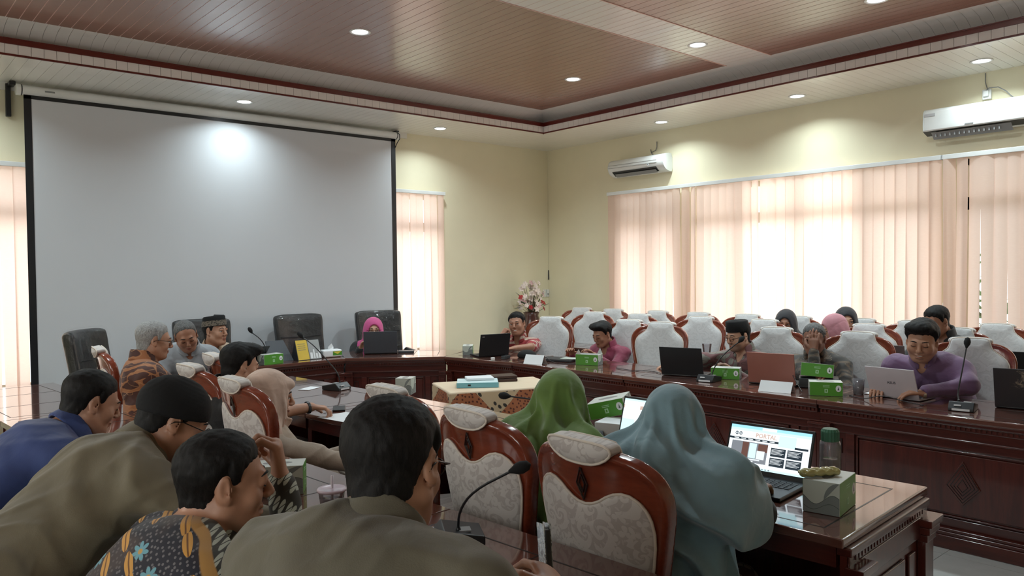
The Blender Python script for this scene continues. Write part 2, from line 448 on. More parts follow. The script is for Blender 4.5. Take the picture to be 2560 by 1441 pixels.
# brown panel boards run front to back; a white band crosses them
PX0, PX1, PY0, PY1 = CX0 + .2, CX1 - .2, CY0 + .2, CY1 - .17
BANDS = [(PY0, 3.94, 'brown_board'), (3.94, 4.43, 'white_board'), (4.43, PY1, 'brown_board')]
nb = int((PX1 - PX0) / W)
shared = {}
for (a, b, kind) in BANDS:
    me = MB().prism([(.003, a), (W - .003, a), (W - .003, b), (.003, b)], ZP - .004, ZP - .001).mesh(kind); me.materials.append(M[kind]); shared[(a, b)] = me
for i in range(nb):
    for (a, b, kind) in BANDS:
        o = link('brown_board' if kind == 'brown_board' else 'white_board', shared[(a, b)], None, ce); o.location = (PX1 - (i + 1) * W, 0, 0)
wb = MB(); wb.box(PX0, PX1, 3.935, 3.945, ZP - .008, ZP - .003); wb.box(PX0, PX1, 4.425, 4.435, ZP - .008, ZP - .003); wb.build('band_edge_strip', M['backing_b'], ce)
# soffit boards (across the rim), mitred in the corner; only those near the view singly
def rimboards(along, lo, hi, name, mat, prof_in, prof_out):
    pass
y = CY1 + (XR - CX1)
n = 0
t = YB
while t > .2:      # right rim boards run in x
    a, b = t - W + .0012, t - .0012
    xa = lambda q: CX1 if q < CY1 else min(XR, CX1 + (q - CY1) * (XR - CX1) / (YB - CY1))
    board('soffit_board', [(xa(a), a), (XR, a), (XR, b), (xa(b) if xa(b) < XR else XR - .001, b)], ZC, ZC + .008, M['soffit']); t -= W
MB().box(CX1, XR, YF, t + W, ZC, ZC + .008).build('soffit_slab', M['soffit'], ce)
t = XR
while t > .2:      # back rim boards run in y
    a, b = t - W + .0012, t - .0012
    ya = lambda q: CY1 if q < CX1 else min(YB, CY1 + (q - CX1) * (YB - CY1) / (XR - CX1))
    board('soffit_board', [(a, ya(a)), (b, ya(b) if ya(b) < YB else YB - .001), (b, YB), (a, YB)], ZC, ZC + .008, M['soffit']); t -= W
MB().box(XL, t + W, CY1, YB, ZC, ZC + .008).build('soffit_slab', M['soffit'], ce)
# lip tiles + red trims + cove boards
lip = MB().box(0, W - .0035, 0, .012, ZC + .010, ZC + .088).mesh('lip_tile'); lip.materials.append(M['white_board'])
prof = [(.16, ZC + .10), (.10, ZC + .175), (.0, ZC + .222), (-.10, ZC + .240), (-.205, ZC + .247)]   # distance beyond the lip, height
def cove_mesh(w):
    mb = MB(); vs = []
    for x in (.0012, w - .0012):
        vs += [(x, p[0], p[1]) for p in prof]
    n_ = len(prof); fs = [(i, i + 1, n_ + i + 1, n_ + i) for i in range(n_ - 1)]
    mb.add(vs, fs); me = mb.mesh('cove_board', True); me.materials.append(M['white_board']); return me
cv = cove_mesh(W)
k = 0; t = CX1 - W
while t > .2:
    o = link('lip_tile', lip, None, ce); o.location = (t, CY1, 0)
    if t < CX1 - .02:
        if t > CX1 - .205 - W:     # mitre: shorten by clipping in the corner
            mb = MB(); vs = []
            for x in (t + .0012, t + W - .0012):
                lim = x - CX1
                vs += [(x, max(p[0], lim), p[1] if p[0] > lim else np.interp(lim, [q[0] for q in prof[::-1]], [q[1] for q in prof[::-1]])) for p in prof]
            vs = [(v[0], v[1] + CY1, v[2]) for v in vs]; n_ = len(prof)
            mb.add(vs, [(i, i + 1, n_ + i + 1, n_ + i) for i in range(n_ - 1)]).build('cove_board', M['white_board'], ce, smooth=True)
        else:
            o = link('cove_board', cv, None, ce); o.location = (t, CY1, 0)
    t -= W
tx = t + W
R90 = Matrix.Rotation(-pi / 2, 4, 'Z')
t = CY1
while t > .2:
    o = link('lip_tile', lip, None, ce); o.rotation_euler = (0, 0, -pi / 2); o.location = (CX1, t, 0)
    if t - W < CY1 - .205:
        if t > CY1 - .205:
            pass
        o = link('cove_board', cv, None, ce); o.rotation_euler = (0, 0, -pi / 2); o.location = (CX1, t, 0)
    else:
        o = link('cove_board', cv, None, ce); o.rotation_euler = (0, 0, -pi / 2); o.location = (CX1, t, -.0006)
    t -= W
ty = t + W
# corner pieces of the cove beyond the lip
cp = MB(); n_ = len(prof); vs = []
for (fx, fy) in ((1, 0), (0, 1)):
    vs += [((CX1 + p[0]) if fx else CX1 - .0, (CY1 + p[0]) if True else 0, p[1]) for p in prof]
for p, q in zip(prof[:-1], prof[1:]):
    if p[0] > 0:
        q0 = max(q[0], 0); q0z = q[1]
        cp.add([(CX1, CY1 + p[0], p[1]), (CX1 + p[0], CY1 + p[0], p[1]), (CX1 + q0, CY1 + q0, q0z), (CX1, CY1 + q0, q0z)], [(0, 1, 2, 3)])
        cp.add([(CX1 + p[0], CY1, p[1]), (CX1 + p[0], CY1 + p[0], p[1]), (CX1 + q0, CY1 + q0, q0z), (CX1 + q0, CY1, q0z)], [(0, 1, 2, 3)])
cp.build('cove_corner', M['white_board'], ce)
cl = MB()
cl.add([(x, CY1 + p[0], p[1]) for x in (XL + .9, tx) for p in prof], [(i, i + 1, n_ + i + 1, n_ + i) for i in range(n_ - 1)])
cl.add([(CX1 + p[0], yv, p[1]) for yv in (CY0 - .1, ty) for p in prof], [(i, i + 1, n_ + i + 1, n_ + i) for i in range(n_ - 1)])
cl.add([(CX0 - p[0], yv, p[1]) for yv in (CY0, CY1) for p in prof], [(i, i + 1, n_ + i + 1, n_ + i) for i in range(n_ - 1)])
cl.add([(xv, CY0 - p[0], p[1]) for xv in (CX0, CX1) for p in prof], [(i, i + 1, n_ + i + 1, n_ + i) for i in range(n_ - 1)])
cl.build('cove_run', M['white_board'], ce)
def frame4(mb, d0, d1, z0, z1):   # rectangular ring around the recess, from d0 to d1 beyond the lip line
    mb.box(CX0 - d1, CX1 + d1, CY1 + d0, CY1 + d1, z0, z1); mb.box(CX0 - d1, CX1 + d1, CY0 - d1, CY0 - d0, z0, z1)
    mb.box(CX1 + d0, CX1 + d1, CY0 - d1, CY1 + d1, z0, z1); mb.box(CX0 - d1, CX0 - d0, CY0 - d1, CY1 + d1, z0, z1)
tr = MB(); frame4(tr, -.006, .010, ZC - .004, ZC + .012); frame4(tr, -.010, .020, ZC + .088, ZC + .128); frame4(tr, -.016, .004, ZC + .126, ZC + .136)
tr.build('red_trim', M['red_trim'], ce, bevel=.002)
lb = MB(); frame4(lb, .012, .018, ZC + .01, ZC + .12); lb.build('lip_backing', M['backing_w'], ce)
tf = MB(); frame4(tf, .02, .19, ZC + .06, ZC + .075); tf.build('trough', M['backing_w'], ce)

# downlights
def downlight(x, y, z, label, watts=14, spread=142):
    t = thing('downlight', label, 'ceiling light', (x, y, z), 0, 'round recessed LED downlights')
    MB().lathe([(.068, .004), (.086, .004), (.090, -.006), (.084, -.010), (.066, -.006), (.066, .002)], 28).build('trim_ring', M['white_plastic'], t, smooth=True)
    MB().lathe([(.0005, -.004), (.066, -.004)], 28).build('diffuser', M['led'], t)
    l = area_light('downlight_lamp', (x, y, z - .016), (0, 0, -1), .13, .13, watts, (.80, .95, .98), spread, 'DISK')
M['led'] = emis('led_diffuser', (.93, .97, 1), 9)
RW = 5.5
for i, (x, y) in enumerate(((.70, 7.80), (3.175, 7.80), (5.64, 7.80))):
    downlight(x, y, ZC, ['downlight in the white rim, left of the screen', 'downlight in the white rim right above the projection screen', 'downlight in the white rim to the right of the screen'][i], RW)
for i, yv in enumerate((5.86, 4.11, 2.40, .68, -1.1)):
    downlight(7.51, yv, ZC, 'downlight in the rim above the window wall, ' + ['nearest the corner', 'between the two air conditioners', 'above the larger air conditioner', 'beyond the larger air conditioner', 'at the front end of the room'][i], RW)
for (x, y, lb_) in ((3.34, 5.74, 'downlight in the brown ceiling above the middle of the room'), (5.90, 5.76, 'downlight in the brown ceiling nearest the corner'), (5.89, 4.18, 'downlight in the white band that crosses the brown ceiling'), (5.97, 2.62, 'downlight at the top edge of the picture, beyond the white band'),
                    (3.3, 2.62, 'downlight in the brown ceiling, above the middle tables'), (.75, 5.74, 'downlight in the brown ceiling over the left table row')):
    downlight(x, y, ZP, lb_, 15, 150)

# windows: frames, panes, sills, and vertical blinds
M['frame_w'] = plain('window_frame', (.72, .66, .55), .5)
g = Mat('window_glass', (1, 1, 1), 0); nt = g.nt; tr_ = nt.nodes.new('ShaderNodeBsdfTransparent'); gl = nt.nodes.new('ShaderNodeBsdfGlossy'); mx = nt.nodes.new('ShaderNodeMixShader')
gl.inputs['Roughness'].default_value = .02; mx.inputs[0].default_value = .06; tr_.inputs[0].default_value = (.96, .98, .97, 1)
nt.links.new(tr_.outputs[0], mx.inputs[1]); nt.links.new(gl.outputs[0], mx.inputs[2]); nt.links.new(mx.outputs[0], nt.nodes['Material Output'].inputs[0]); M['glass'] = g.m
def window(n, u0, u1, z0, z1, P, mull):
    mb = MB(); fw = .06
    def bx(a, b, c, d, e0=.05, e1=.11, m_=None):
        p, q = P(a, c, e0), P(b, d, e1); (m_ or mb).box(min(p[0], q[0]), max(p[0], q[0]), min(p[1], q[1]), max(p[1], q[1]), min(p[2], q[2]), max(p[2], q[2]))
    bx(u0, u0 + fw, z0, z1); bx(u1 - fw, u1, z0, z1); bx(u0, u1, z0, z0 + fw); bx(u0, u1, z1 - fw, z1); bx(u0, u1, 2.12, 2.24)
    for mu in mull: bx(mu - .045, mu + .045, z0, z1)
    o = struct('window_%d' % n, mb, M['frame_w'])
    gm = MB(); bx(u0 + fw, u1 - fw, z0 + fw, z1 - fw, .078, .082, gm); gm.build('pane', M['glass'], o)
    sm = MB(); bx(u0 - .04, u1 + .04, z0 - .04, z0, -.05, .12, sm); sm.build('window_sill', M['frame_w'], o)
PRr = lambda u, z, d: (XR + d, u, z); PBk = lambda u, z, d: (u, YB + d, z)
window(1, *RH[0], PRr, (6.42,)); window(2, *RH[1], PRr, (3.66, 4.35, 5.03)); window(3, *RH[2], PRr, (2.0, 1.1, .1))
window(6, *LH[0], lambda u, z, d: (XL - d, u, z), (3.9,)); window(7, *LH[1], lambda u, z, d: (XL - d, u, z), (.4,))
window(4, *BH[0], PBk, ()); window(5, *BH[1], PBk, ())

bm_ = Mat('peach_blind_fabric', (.80, .56, .44), .8); nt = bm_.nt
tl = nt.nodes.new('ShaderNodeBsdfTranslucent'); df = nt.nodes.new('ShaderNodeBsdfDiffuse'); mx = nt.nodes.new('ShaderNodeMixShader'); mx.inputs[0].default_value = .60
x_, y_, z_ = bm_.xyz(); wv = bm_.noise(bm_.vec(x_ * 30, y_ * 30, z_ * 400), 1.0, 2)
c1 = bm_.mix(wv, (.85, .66, .585), (.92, .75, .68)); nt.links.new(c1.s, tl.inputs[0]); nt.links.new(c1.s, df.inputs[0])
nt.links.new(df.outputs[0], mx.inputs[1]); nt.links.new(tl.outputs[0], mx.inputs[2]); nt.links.new(mx.outputs[0], nt.nodes['Material Output'].inputs[0]); M['blind'] = bm_.m
def slat_mesh(seed, z0, z1, w=.111):
    rnd = random.Random(seed); sway = rnd.uniform(-.018, .018); tw = rnd.uniform(-.22, .22); vs = []; fs = []; nz, nx = 14, 4
    ph = rnd.uniform(0, 6)
    for i in range(nz + 1):
        f = i / nz; z = z1 + (z0 - z1) * f
        ang = tw * f + .03 * sin(ph + 3 * f)
        for j in range(nx + 1):
            u = (j / nx - .5) * w; cvx = .010 * (1 - (2 * j / nx - 1) ** 2)
            vs.append((u * cos(ang) + sway * f * f, u * sin(ang) + cvx + .006 * sin(ph + 4 * f), z))
    n1 = nx + 1
    for i in range(nz):
        for j in range(nx): fs.append((i * n1 + j, i * n1 + j + 1, (i + 1) * n1 + j + 1, (i + 1) * n1 + j))
    me = MB().add(vs, fs).mesh('slat', True); me.materials.append(M['blind']); return me
def blind(label, a, b, axis, z0=.53, z1=2.60, base=.07):
    n = int(round((b - a) / .107)); L = n * .107
    if axis == 'r': t = thing('vertical_blind', label, 'window blind', (XR - .075, a, 0), pi / 2)     # local x along +y, local y towards -x
    else: t = thing('vertical_blind', label, 'window blind', (a, YB - .075, 0), 0)
    s = 1 if axis == 'r' else -1
    MB().box(-.02, L + .02, -.022, .022, 2.60, 2.645).build('headrail', M['white_plastic'], t, bevel=.004)
    ms = [slat_mesh(100 + k, z0, z1) for k in range(7)]
    rn = random.Random(int(a * 100) + 5)
    for i in range(n):
        o = link('slat', ms[rn.randrange(7)], None, t); o.location = ((i + .5) * .107, 0, 0)
        o.rotation_euler = (0, 0, (base + rn.uniform(-.05, .07) + (rn.choice((.5, -.4)) if rn.random() < .10 else 0)) * 1 + (pi if s < 0 else 0))
    MB().tube([(L + .01, -.02 * s, 2.60), (L + .012, -.03 * s, 1.8), (L + .01, -.03 * s, 1.25)], .0022, 5).build('cord', M['white_plastic'], t)
    MB().lathe([(.002, 1.25), (.009, 1.235), (.010, 1.19), (.003, 1.175)], 8, (L + .01, -.03 * s, 0)).build('cord_weight', M['white_plastic'], t, smooth=True)
    return t
blind('peach vertical blind over the narrow window nearest the corner, below the smaller air conditioner', 5.90, 7.10, 'r')
blind('long peach vertical blind over the middle of the window wall', 2.87, 5.83, 'r')
blind('peach vertical blind at the right edge, below the larger air conditioner', -1.0, 2.80, 'r', base=.12)
blind('narrow peach vertical blind between the screen and the flower vase', 4.95, 6.07, 'b')
blind('narrow peach vertical blind left of the projection screen', .35, 1.46, 'b')

# outside: eaves, ground and a hedge
struct('eaves_slab', MB().box(XR + .2, XR + 1.3, YF, YB, 2.72, 2.80), M['cream_wall'])  # unseen eaves overhang, keeps sky light off the upper part of the blinds
M['leaf'] = plain('hedge_leaf', (.10, .20, .05), .6)
M['soil'] = plain('outside_ground', (.33, .32, .28), .9)
struct('outdoor_ground', MB().box(XR + .2, 16, YF - 4, YB + 6, -.4, -.3).box(-5, XR + .2, YB + .2, YB + 6, -.4, -.3), M['soil'])  # ground outside the windows
hg = MB(); rn = random.Random(3)
for i in range(2600):
    yv = rn.uniform(-1.5, 4.2); zv = rn.uniform(-.3, 2.3 - .12 * max(0, yv)) * rn.uniform(.5, 1); xv = 10.6 + rn.uniform(-.35, .35)
    a = Vector((rn.uniform(-1, 1), rn.uniform(-1, 1), rn.uniform(-1, 1))).normalized(); b = a.orthogonal().normalized(); c_ = Vector((xv, yv, zv)); s_ = rn.uniform(.05, .10)
    hg.add([c_ - a * s_, c_ + b * s_ * .45, c_ + a * s_, c_ - b * s_ * .45], [(0, 1, 2, 3)])
o = hg.build('hedge', M['leaf']); tagit(o, 'green hedge glimpsed through gaps of the blinds outside', 'hedge', kind='stuff')

# ================================================================ PROJECTION SCREEN
sc = thing('projection_screen', 'large white pull-down projection screen with black borders on the back wall', 'projection screen', (1.30, 8.20, 0))
SW = 3.93
MB().box(0.0, SW, -.008, .0, .50, 3.235).build('screen_fabric', M['white_fabric'], sc)
b_ = MB(); b_.box(-.005, .055, -.012, -.008, .50, 3.245); b_.box(SW - .055, SW + .005, -.012, -.008, .50, 3.245); b_.box(-.005, SW + .005, -.012, -.008, 3.215, 3.25)
b_.build('black_border', M['black_plastic'], sc)
tb = []
for k in range(13):
    a = pi * 2 * k / 12; tb.append((.048 * cos(a), .048 * sin(a)))
hs = MB().prism([(.052 * cos(2 * pi * k / 16), .046 * sin(2 * pi * k / 16)) for k in range(16)], -.02, SW + .02, Matrix.Translation((0, .01, 3.292)) @ Matrix.Rotation(pi / 2, 4, 'Y') @ Matrix.Rotation(pi / 2, 4, 'Z'))
hs.build('housing', M['white_plastic'], sc, smooth=False, bevel=.004)
for xx in (-.062, SW + .022):
    MB().prism([(.058 * cos(2 * pi * k / 16), .052 * sin(2 * pi * k / 16)) for k in range(16)], xx, xx + .04, Matrix.Translation((0, .01, 3.292)) @ Matrix.Rotation(pi / 2, 4, 'Y') @ Matrix.Rotation(pi / 2, 4, 'Z')).build('end_cap', M['white_plastic'], sc, bevel=.006)
for xx in (-.025, SW + .018): MB().prism([(.056 * cos(2 * pi * k / 16), .050 * sin(2 * pi * k / 16)) for k in range(16)], xx, xx + .010, Matrix.Translation((0, .01, 3.292)) @ Matrix.Rotation(pi / 2, 4, 'Y') @ Matrix.Rotation(pi / 2, 4, 'Z')).build('cap_ring', M['black_plastic'], sc)
MB().box(-.125, -.085, .10, .145, 3.06, 3.355).box(-.11, -.06, .0, .14, 3.33, 3.36).build('wall_bracket', M['black_plastic'], sc, bevel=.003)
MB().box(SW + .05, SW + .09, .06, .145, 3.31, 3.35).box(SW + .03, SW + .07, .0, .1, 3.33, 3.36).build('wall_bracket', M['black_plastic'], sc, bevel=.003)
MB().tube([(SW + .02, -.04, 3.33), (SW + .045, -.05, 3.30), (SW + .045, -.05, 3.25), (SW + .02, -.03, 3.20), (SW + .0, -.016, 3.14)], .005, 6).build('pull_cord', M['black_plastic'], sc)
MB().box(.16, .24, -.0425, -.038, 3.285, 3.300).build('maker_plate', M['grey_plastic'], sc)
MB().prism([(.022 * cos(2 * pi * k / 12), .022 * sin(2 * pi * k / 12)) for k in range(12)], -.01, SW + .01, Matrix.Translation((0, -.004, .485)) @ Matrix.Rotation(pi / 2, 4, 'Y') @ Matrix.Rotation(pi / 2, 4, 'Z')).build('bottom_bar', M['black_plastic'], sc)
MB().box(1.05, 5.5, YB - .022, YB, 3.30, 3.37).build('ceiling_strip', M['soffit'], sc).matrix_parent_inverse = Matrix.Translation((-1.30, -8.20, 0))

# ================================================================ WALL FITTINGS
def ac_unit(y0, y1, z0, z1, label, style):
    L = y1 - y0; t = thing('air_conditioner', label, 'air conditioner', (XR, y1, z0), -pi / 2)       # local x towards the viewer's right (-y), local -y ... into room
    H = z1 - z0; D = .20
    # local axes after -90deg turn: x -> -Y world, y -> +X world ; the body goes to -y
    if style == 0: pr = [(0, 0), (0, H), (-.10, H), (-.17, H - .02), (-.20, H - .09), (-.20, .11), (-.175, .055), (-.13, .02), (-.06, 0)]
    else: pr = [(0, .0), (0, H), (-.15, H), (-.185, H - .02), (-.20, H - .05), (-.205, .05), (-.19, .035), (-.06, .0)]
    pr = smoothpoly(pr, 1)
    mt = Matrix(((0, 0, 1, 0), (1, 0, 0, 0), (0, 1, 0, 0), (0, 0, 0, 1)))
    MB().prism(pr, 0.012, L - .012, mt).build('housing', M['white_plastic'], t, bevel=.005)
    for a in (0, L - .014): MB().prism([(p[0] * 1.0, p[1] * 1.0) for p in pr], a, a + .014, mt).build('side_panel', M['ac_side'], t, bevel=.003)
    if style == 0:
        v = MB().prism([(-.185, .064), (-.178, .052), (-.120, .010), (-.128, .022)], .07, L - .12, mt); v.build('air_outlet', M['black_plastic'], t)
        MB().prism([(-.165, .033), (-.160, .030), (-.118, -.004), (-.122, .0)], .10, L - .14, mt).build('louver', M['grey_plastic'], t)
        MB().box(.02, L - .10, -.2035, -.199, .112, .1145).box(.02, L - .10, -.2035, -.199, H - .083, H - .0805).build('panel_seam', M['grey_plastic'], t)
        MB().lathe([(.0, .0), (.017, .0), (.017, .003), (.0, .003)], 16, (0, 0, 0), Matrix.Translation((L - .24, -.1995, H - .13)) @ Matrix.Rotation(pi / 2, 4, 'X')).build('display_badge', M['paper'], t)
        MB().box(L - .246, L - .234, -.2045, -.2025, H - .138, H - .122).build('badge_mark', M['grey_plastic'], t)
    else:
        MB().prism([(-.192, .040), (-.186, .034), (-.09, .004), (-.10, .02)], .0, L - .02, mt).build('air_outlet', M['black_plastic'], t)
        MB().prism([(-.185, .022), (-.180, .018), (-.120, -.038), (-.126, -.034)], .07, L - .14, mt).build('louver', M['grey_plastic'], t)
        for k in range(14): MB().box(.1 + k * (L - .3) / 14, .11 + k * (L - .3) / 14, -.172, -.115, -.02, .012).build('swing_vane', M['grey_plastic'], t)
        MB().box(L * .42, L * .42 + .07, -.2055, -.2035, .056, .066).build('maker_plate', M['grey_plastic'], t)
        MB().box(.02, .11, -.2040, -.2015, H - .075, H - .05).build('info_sticker', M['sticker_grey'], t)
M['ac_side'] = plain('air_conditioner_side', (.72, .75, .74), .4)
M['sticker_grey'] = plain('pale_grey_sticker', (.55, .55, .57), .5)
ac_unit(6.06, 6.98, 2.83, 3.06, 'smaller rounded white air conditioner on the wall nearest the corner', 0)
ac_unit(2.12, 2.99, 2.83, 3.08, 'larger square-edged white air conditioner at the top right', 1)
t = thing('socket_box', 'small white socket box with cable above the right air conditioner', 'socket', (XR - .02, 2.50, 3.16))
MB().box(-.02, .018, -.035, .035, -.045, .045).build('plate', M['white_plastic'], t, bevel=.004)
MB().box(-.045, -.02, -.022, .02, -.02, .03).build('plug', M['white_plastic'], t, bevel=.004)
MB().tube([(-.03, -.0, .03), (-.04, -.03, .05), (-.035, -.10, .045), (-.03, -.16, .0), (-.03, -.20, -.05), (-.03, -.24, -.085)], .005, 6).build('cable', M['grey_plastic'], t)
MB().tube([(.01, .0, .045), (.012, .02, .12), (.012, .02, .20)], .004, 6).build('cable', M['grey_plastic'], t)
t = thing('wall_cable', 'short loop of thin cable above the small air conditioner', 'cable', (XR - .01, 6.30, 3.10))
MB().tube([(.0, .05, -.03), (.0, .09, .0), (.0, .10, .05), (0, .09, .01), (0, .02, .03), (0, .0, .07), (.0, .0, .14)], .005, 6).build('wire', M['grey_plastic'], t, smooth=True)
t = thing('wall_switch', 'white double switch plate beside the corner above the vase', 'switch', (7.925, YB, 1.26))
MB().box(-.065, -.004, -.012, 0, -.055, .055).box(.004, .060, -.016, 0, -.055, .055).build('plate', M['white_plastic'], t, bevel=.003)
MB().box(.022, .044, -.0175, -.015, -.035, .0).build('rocker', M['grey_plastic'], t)
t = MB().tube([(7.985, YB - .006, 1.60), (7.983, YB - .008, 1.53), (7.978, YB - .012, 1.46)], .007, 6).build('wall_hook', M['black_plastic']); tagit(t, 'small black clip in the wall corner above the switch', 'clip')
t = MB().tube([(7.984, YB - .005, 3.3), (7.984, YB - .005, 2.2), (7.984, YB - .005, .1)], .004, 5).build('corner_cable', M['cream_wall']); tagit(t, 'thin cream cable running down the room corner', 'cable')
# left row of ceiling screws is too fine to see and left out
# ================================================================ DESKS
def desk(label, p0, p1, W=.70, end0=False, end1=False, mit0=(0, 0), mit1=(0, 0), group='carved mahogany conference desks', orn=True):
    p0 = Vector(p0); p1 = Vector(p1); L = (p1 - p0).length; u = (p1 - p0) / L
    t = thing('conference_desk', label, 'desk', (p0.x, p0.y, 0), atan2(u.y, u.x), group)
    wd, wv = M['mahogany'], M['mahogany_v']
    MB().prism([(0 + mit0[0], -.035), (L + mit1[0], -.035), (L + mit1[1], W), (mit0[1], W)], .728, .760).build('tabletop', M['desk_top'], t, bevel=.006)
    mo = MB(); mo.box(.006, L - .006, -.022, .02, .705, .7285); mo.box(.01, L - .01, -.006, .03, .672, .7055)
    for e, s in ((end0, 0), (end1, L)):
        if e:
            a, b = (s - .018, s + .03) if s == 0 else (s - .03, s + .018)
            mo.box(a, b, .0, W - .02, .700, .7285)
    mo.build('edge_moulding', wd, t, bevel=.005)
    bd = MB(); n = int(L / .026)
    for i in range(n):
        x = .015 + i * (L - .03) / n; bd.box(x, x + .014, -.016, -.004, .684, .700)
    if end0 or end1:
        for s in ([0] if end0 else []) + ([L] if end1 else []):
            for i in range(int((W - .1) / .026)):
                y = .05 + i * .026; bd.box(s - .012 if s == 0 else s - .006, s + .006 if s == 0 else s + .012, y, y + .014, .680, .698)
    o = bd.build('bead_row', wd, t); o['kind'] = 'stuff'
    gr = MB(); g0, g1, z = .085, W - .075, .7598
    gr.box(.085, L - .085, g0, g0 + .006, z, z + .0008); gr.box(.085, L - .085, g1, g1 + .006, z, z + .0008)
    gr.box(.085, .091, g0, g1, z, z + .0008); gr.box(L - .091, L - .085, g0, g1, z, z + .0008)
    for k in (1, 2): gr.box(L * k / 3 - .003, L * k / 3 + .003, g0, g1, z, z + .0008)
    gr.build('inlay', M['inlay'], t)
    # front: frieze, recessed board, raised panels
    MB().box(.0, L, .018, .04, .615, .675).box(.0, L, .010, .03, .612, .622).build('frieze', wd, t, bevel=.003)
    MB().box(.0, L, .045, .062, .10, .62).build('front_panel', wv, t)
    st = MB(); st.box(0, L, .030, .046, .56, .612); st.box(0, L, .030, .046, .10, .165)
    for x in (.0, .155, L - .21, L - .055): st.box(x, x + .055, .030, .046, .165, .56)
    st.build('rails', wd, t, bevel=.004)
    rp = MB().box(.235, L - .235, .036, .047, .19, .535); rp.build('raised_panel', wv, t, bevel=.008)
    rm = MB()
    for (a, b, c, d) in ((.225, L - .225, .545, .553), (.225, L - .225, .172, .180), (.225, .233, .172, .553), (L - .233, L - .225, .172, .553)): rm.box(a, b, .028, .046, c, d)
    rm.build('panel_moulding', wd, t, bevel=.002)
    for x in (.085, L - .125):
        mm = MB()
        for (a, b, c, d) in ((0, .045, 0, .006), (0, .045, .084, .09), (0, .006, 0, .09), (.039, .045, 0, .09)): mm.box(x + a, x + b, .036, .048, .43 + c, .43 + d)
        mm.build('square_carving', M['carving'], t)
    if orn:
        cx = L / 2; dm = MB(); dm.prism_y([(cx - .09, .35), (cx, .25), (cx + .09, .35), (cx, .50)], .026, .037)
        dm.build('diamond_carving', M['mahogany_v'], t, bevel=.003)
        d2 = MB()
        for k in range(4):
            s_ = 1 - .22 * k; q = [(cx - .08 * s_, .355), (cx, .355 - .09 * s_), (cx + .08 * s_, .355), (cx, .355 + .13 * s_)]
            for a, b in zip(q, q[1:] + q[:1]): d2.tube([(a[0], .025, a[1]), (b[0], .025, b[1])], .0022, 4)
        d2.build('carved_lines', M['carving'], t)
    for x in (-.0, L - .075):
        pl = MB(); pl.box(x, x + .075, .004, .034, .10, .60); pl.box(x - .0, x + .075, -.006, .034, .575, .60); pl.box(x + .0, x + .075, -.012, .034, .597, .612); pl.box(x + .02, x + .055, -.003, .006, .17, .54)
        pl.build('pilaster', wv, t, bevel=.003)
    MB().box(-.0, L, -.02, .06, 0, .075).box(0, L, -.010, .06, .075, .095).box(0, L, .0, .06, .095, .112).build('plinth', wd, t, bevel=.005)
    for s, e in ((0, end0), (L - .022, end1)):
        MB().box(s, s + .022, .06, W - .03, .0, .728).build('end_panel', wv, t)
        if e:
            o_ = -1 if s == 0 else 1; x0 = s if s == 0 else s + .022
            def ex(y0, y1, z0, z1, th, mb): mb.box(min(x0, x0 + o_ * th), max(x0, x0 + o_ * th), y0, y1, z0, z1)
            for (ca, cb) in ((.0, .09), (W - .11, W - .03)):
                a = MB(); ex(ca, cb, .10, .60, .03, a)
                for q, (w_, th) in enumerate(((.0, .038), (.008, .048), (.016, .058))): ex(ca - .005 - w_, cb + .005 + w_, .585 + q * .03, .612 + q * .03, th, a)
                a.build('corner_column', wv, t, bevel=.003)
            b = MB(); ex(.09, W - .11, .60, .675, .014, b); ex(.0, W - .03, .66, .70, .008, b); b.build('end_frieze', wd, t, bevel=.003)
            c = MB(); ex(.13, .20, .16, .56, .010, c); ex(.24, W - .26, .16, .56, .010, c); ex(W - .22, W - .15, .16, .56, .010, c); c.build('end_raised_panel', wv, t, bevel=.004)
            d = MB(); ex(-.02, W - .02, 0, .08, .045, d); ex(-.01, W - .025, .08, .10, .035, d); d.build('end_plinth', wd, t, bevel=.005)
    MB().box(.03, L - .03, .10, W - .06, .69, .728).build('under_frame', wd, t)
    MB().box(.03, L - .03, W - .05, W - .02, .66, .728).build('rear_apron', wd, t)
    return t
# raised presidium and right wing (fronts face the middle of the room)
G1 = 'carved desks in front of the projection screen'; G2 = 'carved desks of the right wing'
desk('carved desk in front of the black chairs, left part with the yellow calendar', (2.45, 6.83), (3.74 - 0, 6.83), .62, end0=True, mit1=(0, .16), group=G1)
desk('angled carved corner desk between the screen desks and the right wing', (3.74, 6.83), (4.52, 6.21), .62, mit0=(0, -.12), mit1=(0, .22), group=G1, orn=False)
desk('carved corner desk of the right wing with the black laptop and white paper stand', (4.52, 6.21), (4.66, 5.35), .62, mit0=(0, -.20), mit1=(0, .0), group=G2, orn=False)
desk('carved right wing desk with the torn green tissue box', (4.66, 5.35), (4.67, 4.02), .66, group=G2)
desk('carved right wing desk behind the green headscarf', (4.67, 4.02), (4.68, 2.42), .66, group=G2)
desk('carved right wing desk at the right edge, under the white laptop', (4.68, 2.42), (4.70, .78), .66, group=G2)
# middle row
d_ = Vector((-.068, .9977)); e_ = Vector((3.065, 1.169))
pts = [e_ + d_ * (1.6 * k) for k in range(4)]
G3 = 'carved desks of the middle row'
dk = desk('near right carved desk with the open laptops and water bottle', pts[0], pts[1], .76, end0=True, group=G3)
MB().box(-.0125, -.0105, .33, .40, .475, .505).build('white_sticker', M['paper'], dk)
desk('middle row desk behind the chair pair, glossy top reflecting the window', pts[1], pts[2], .76, group=G3)
desk('middle row desk nearest the screen with the conference microphone', pts[2], pts[3], .76, end1=True, group=G3)
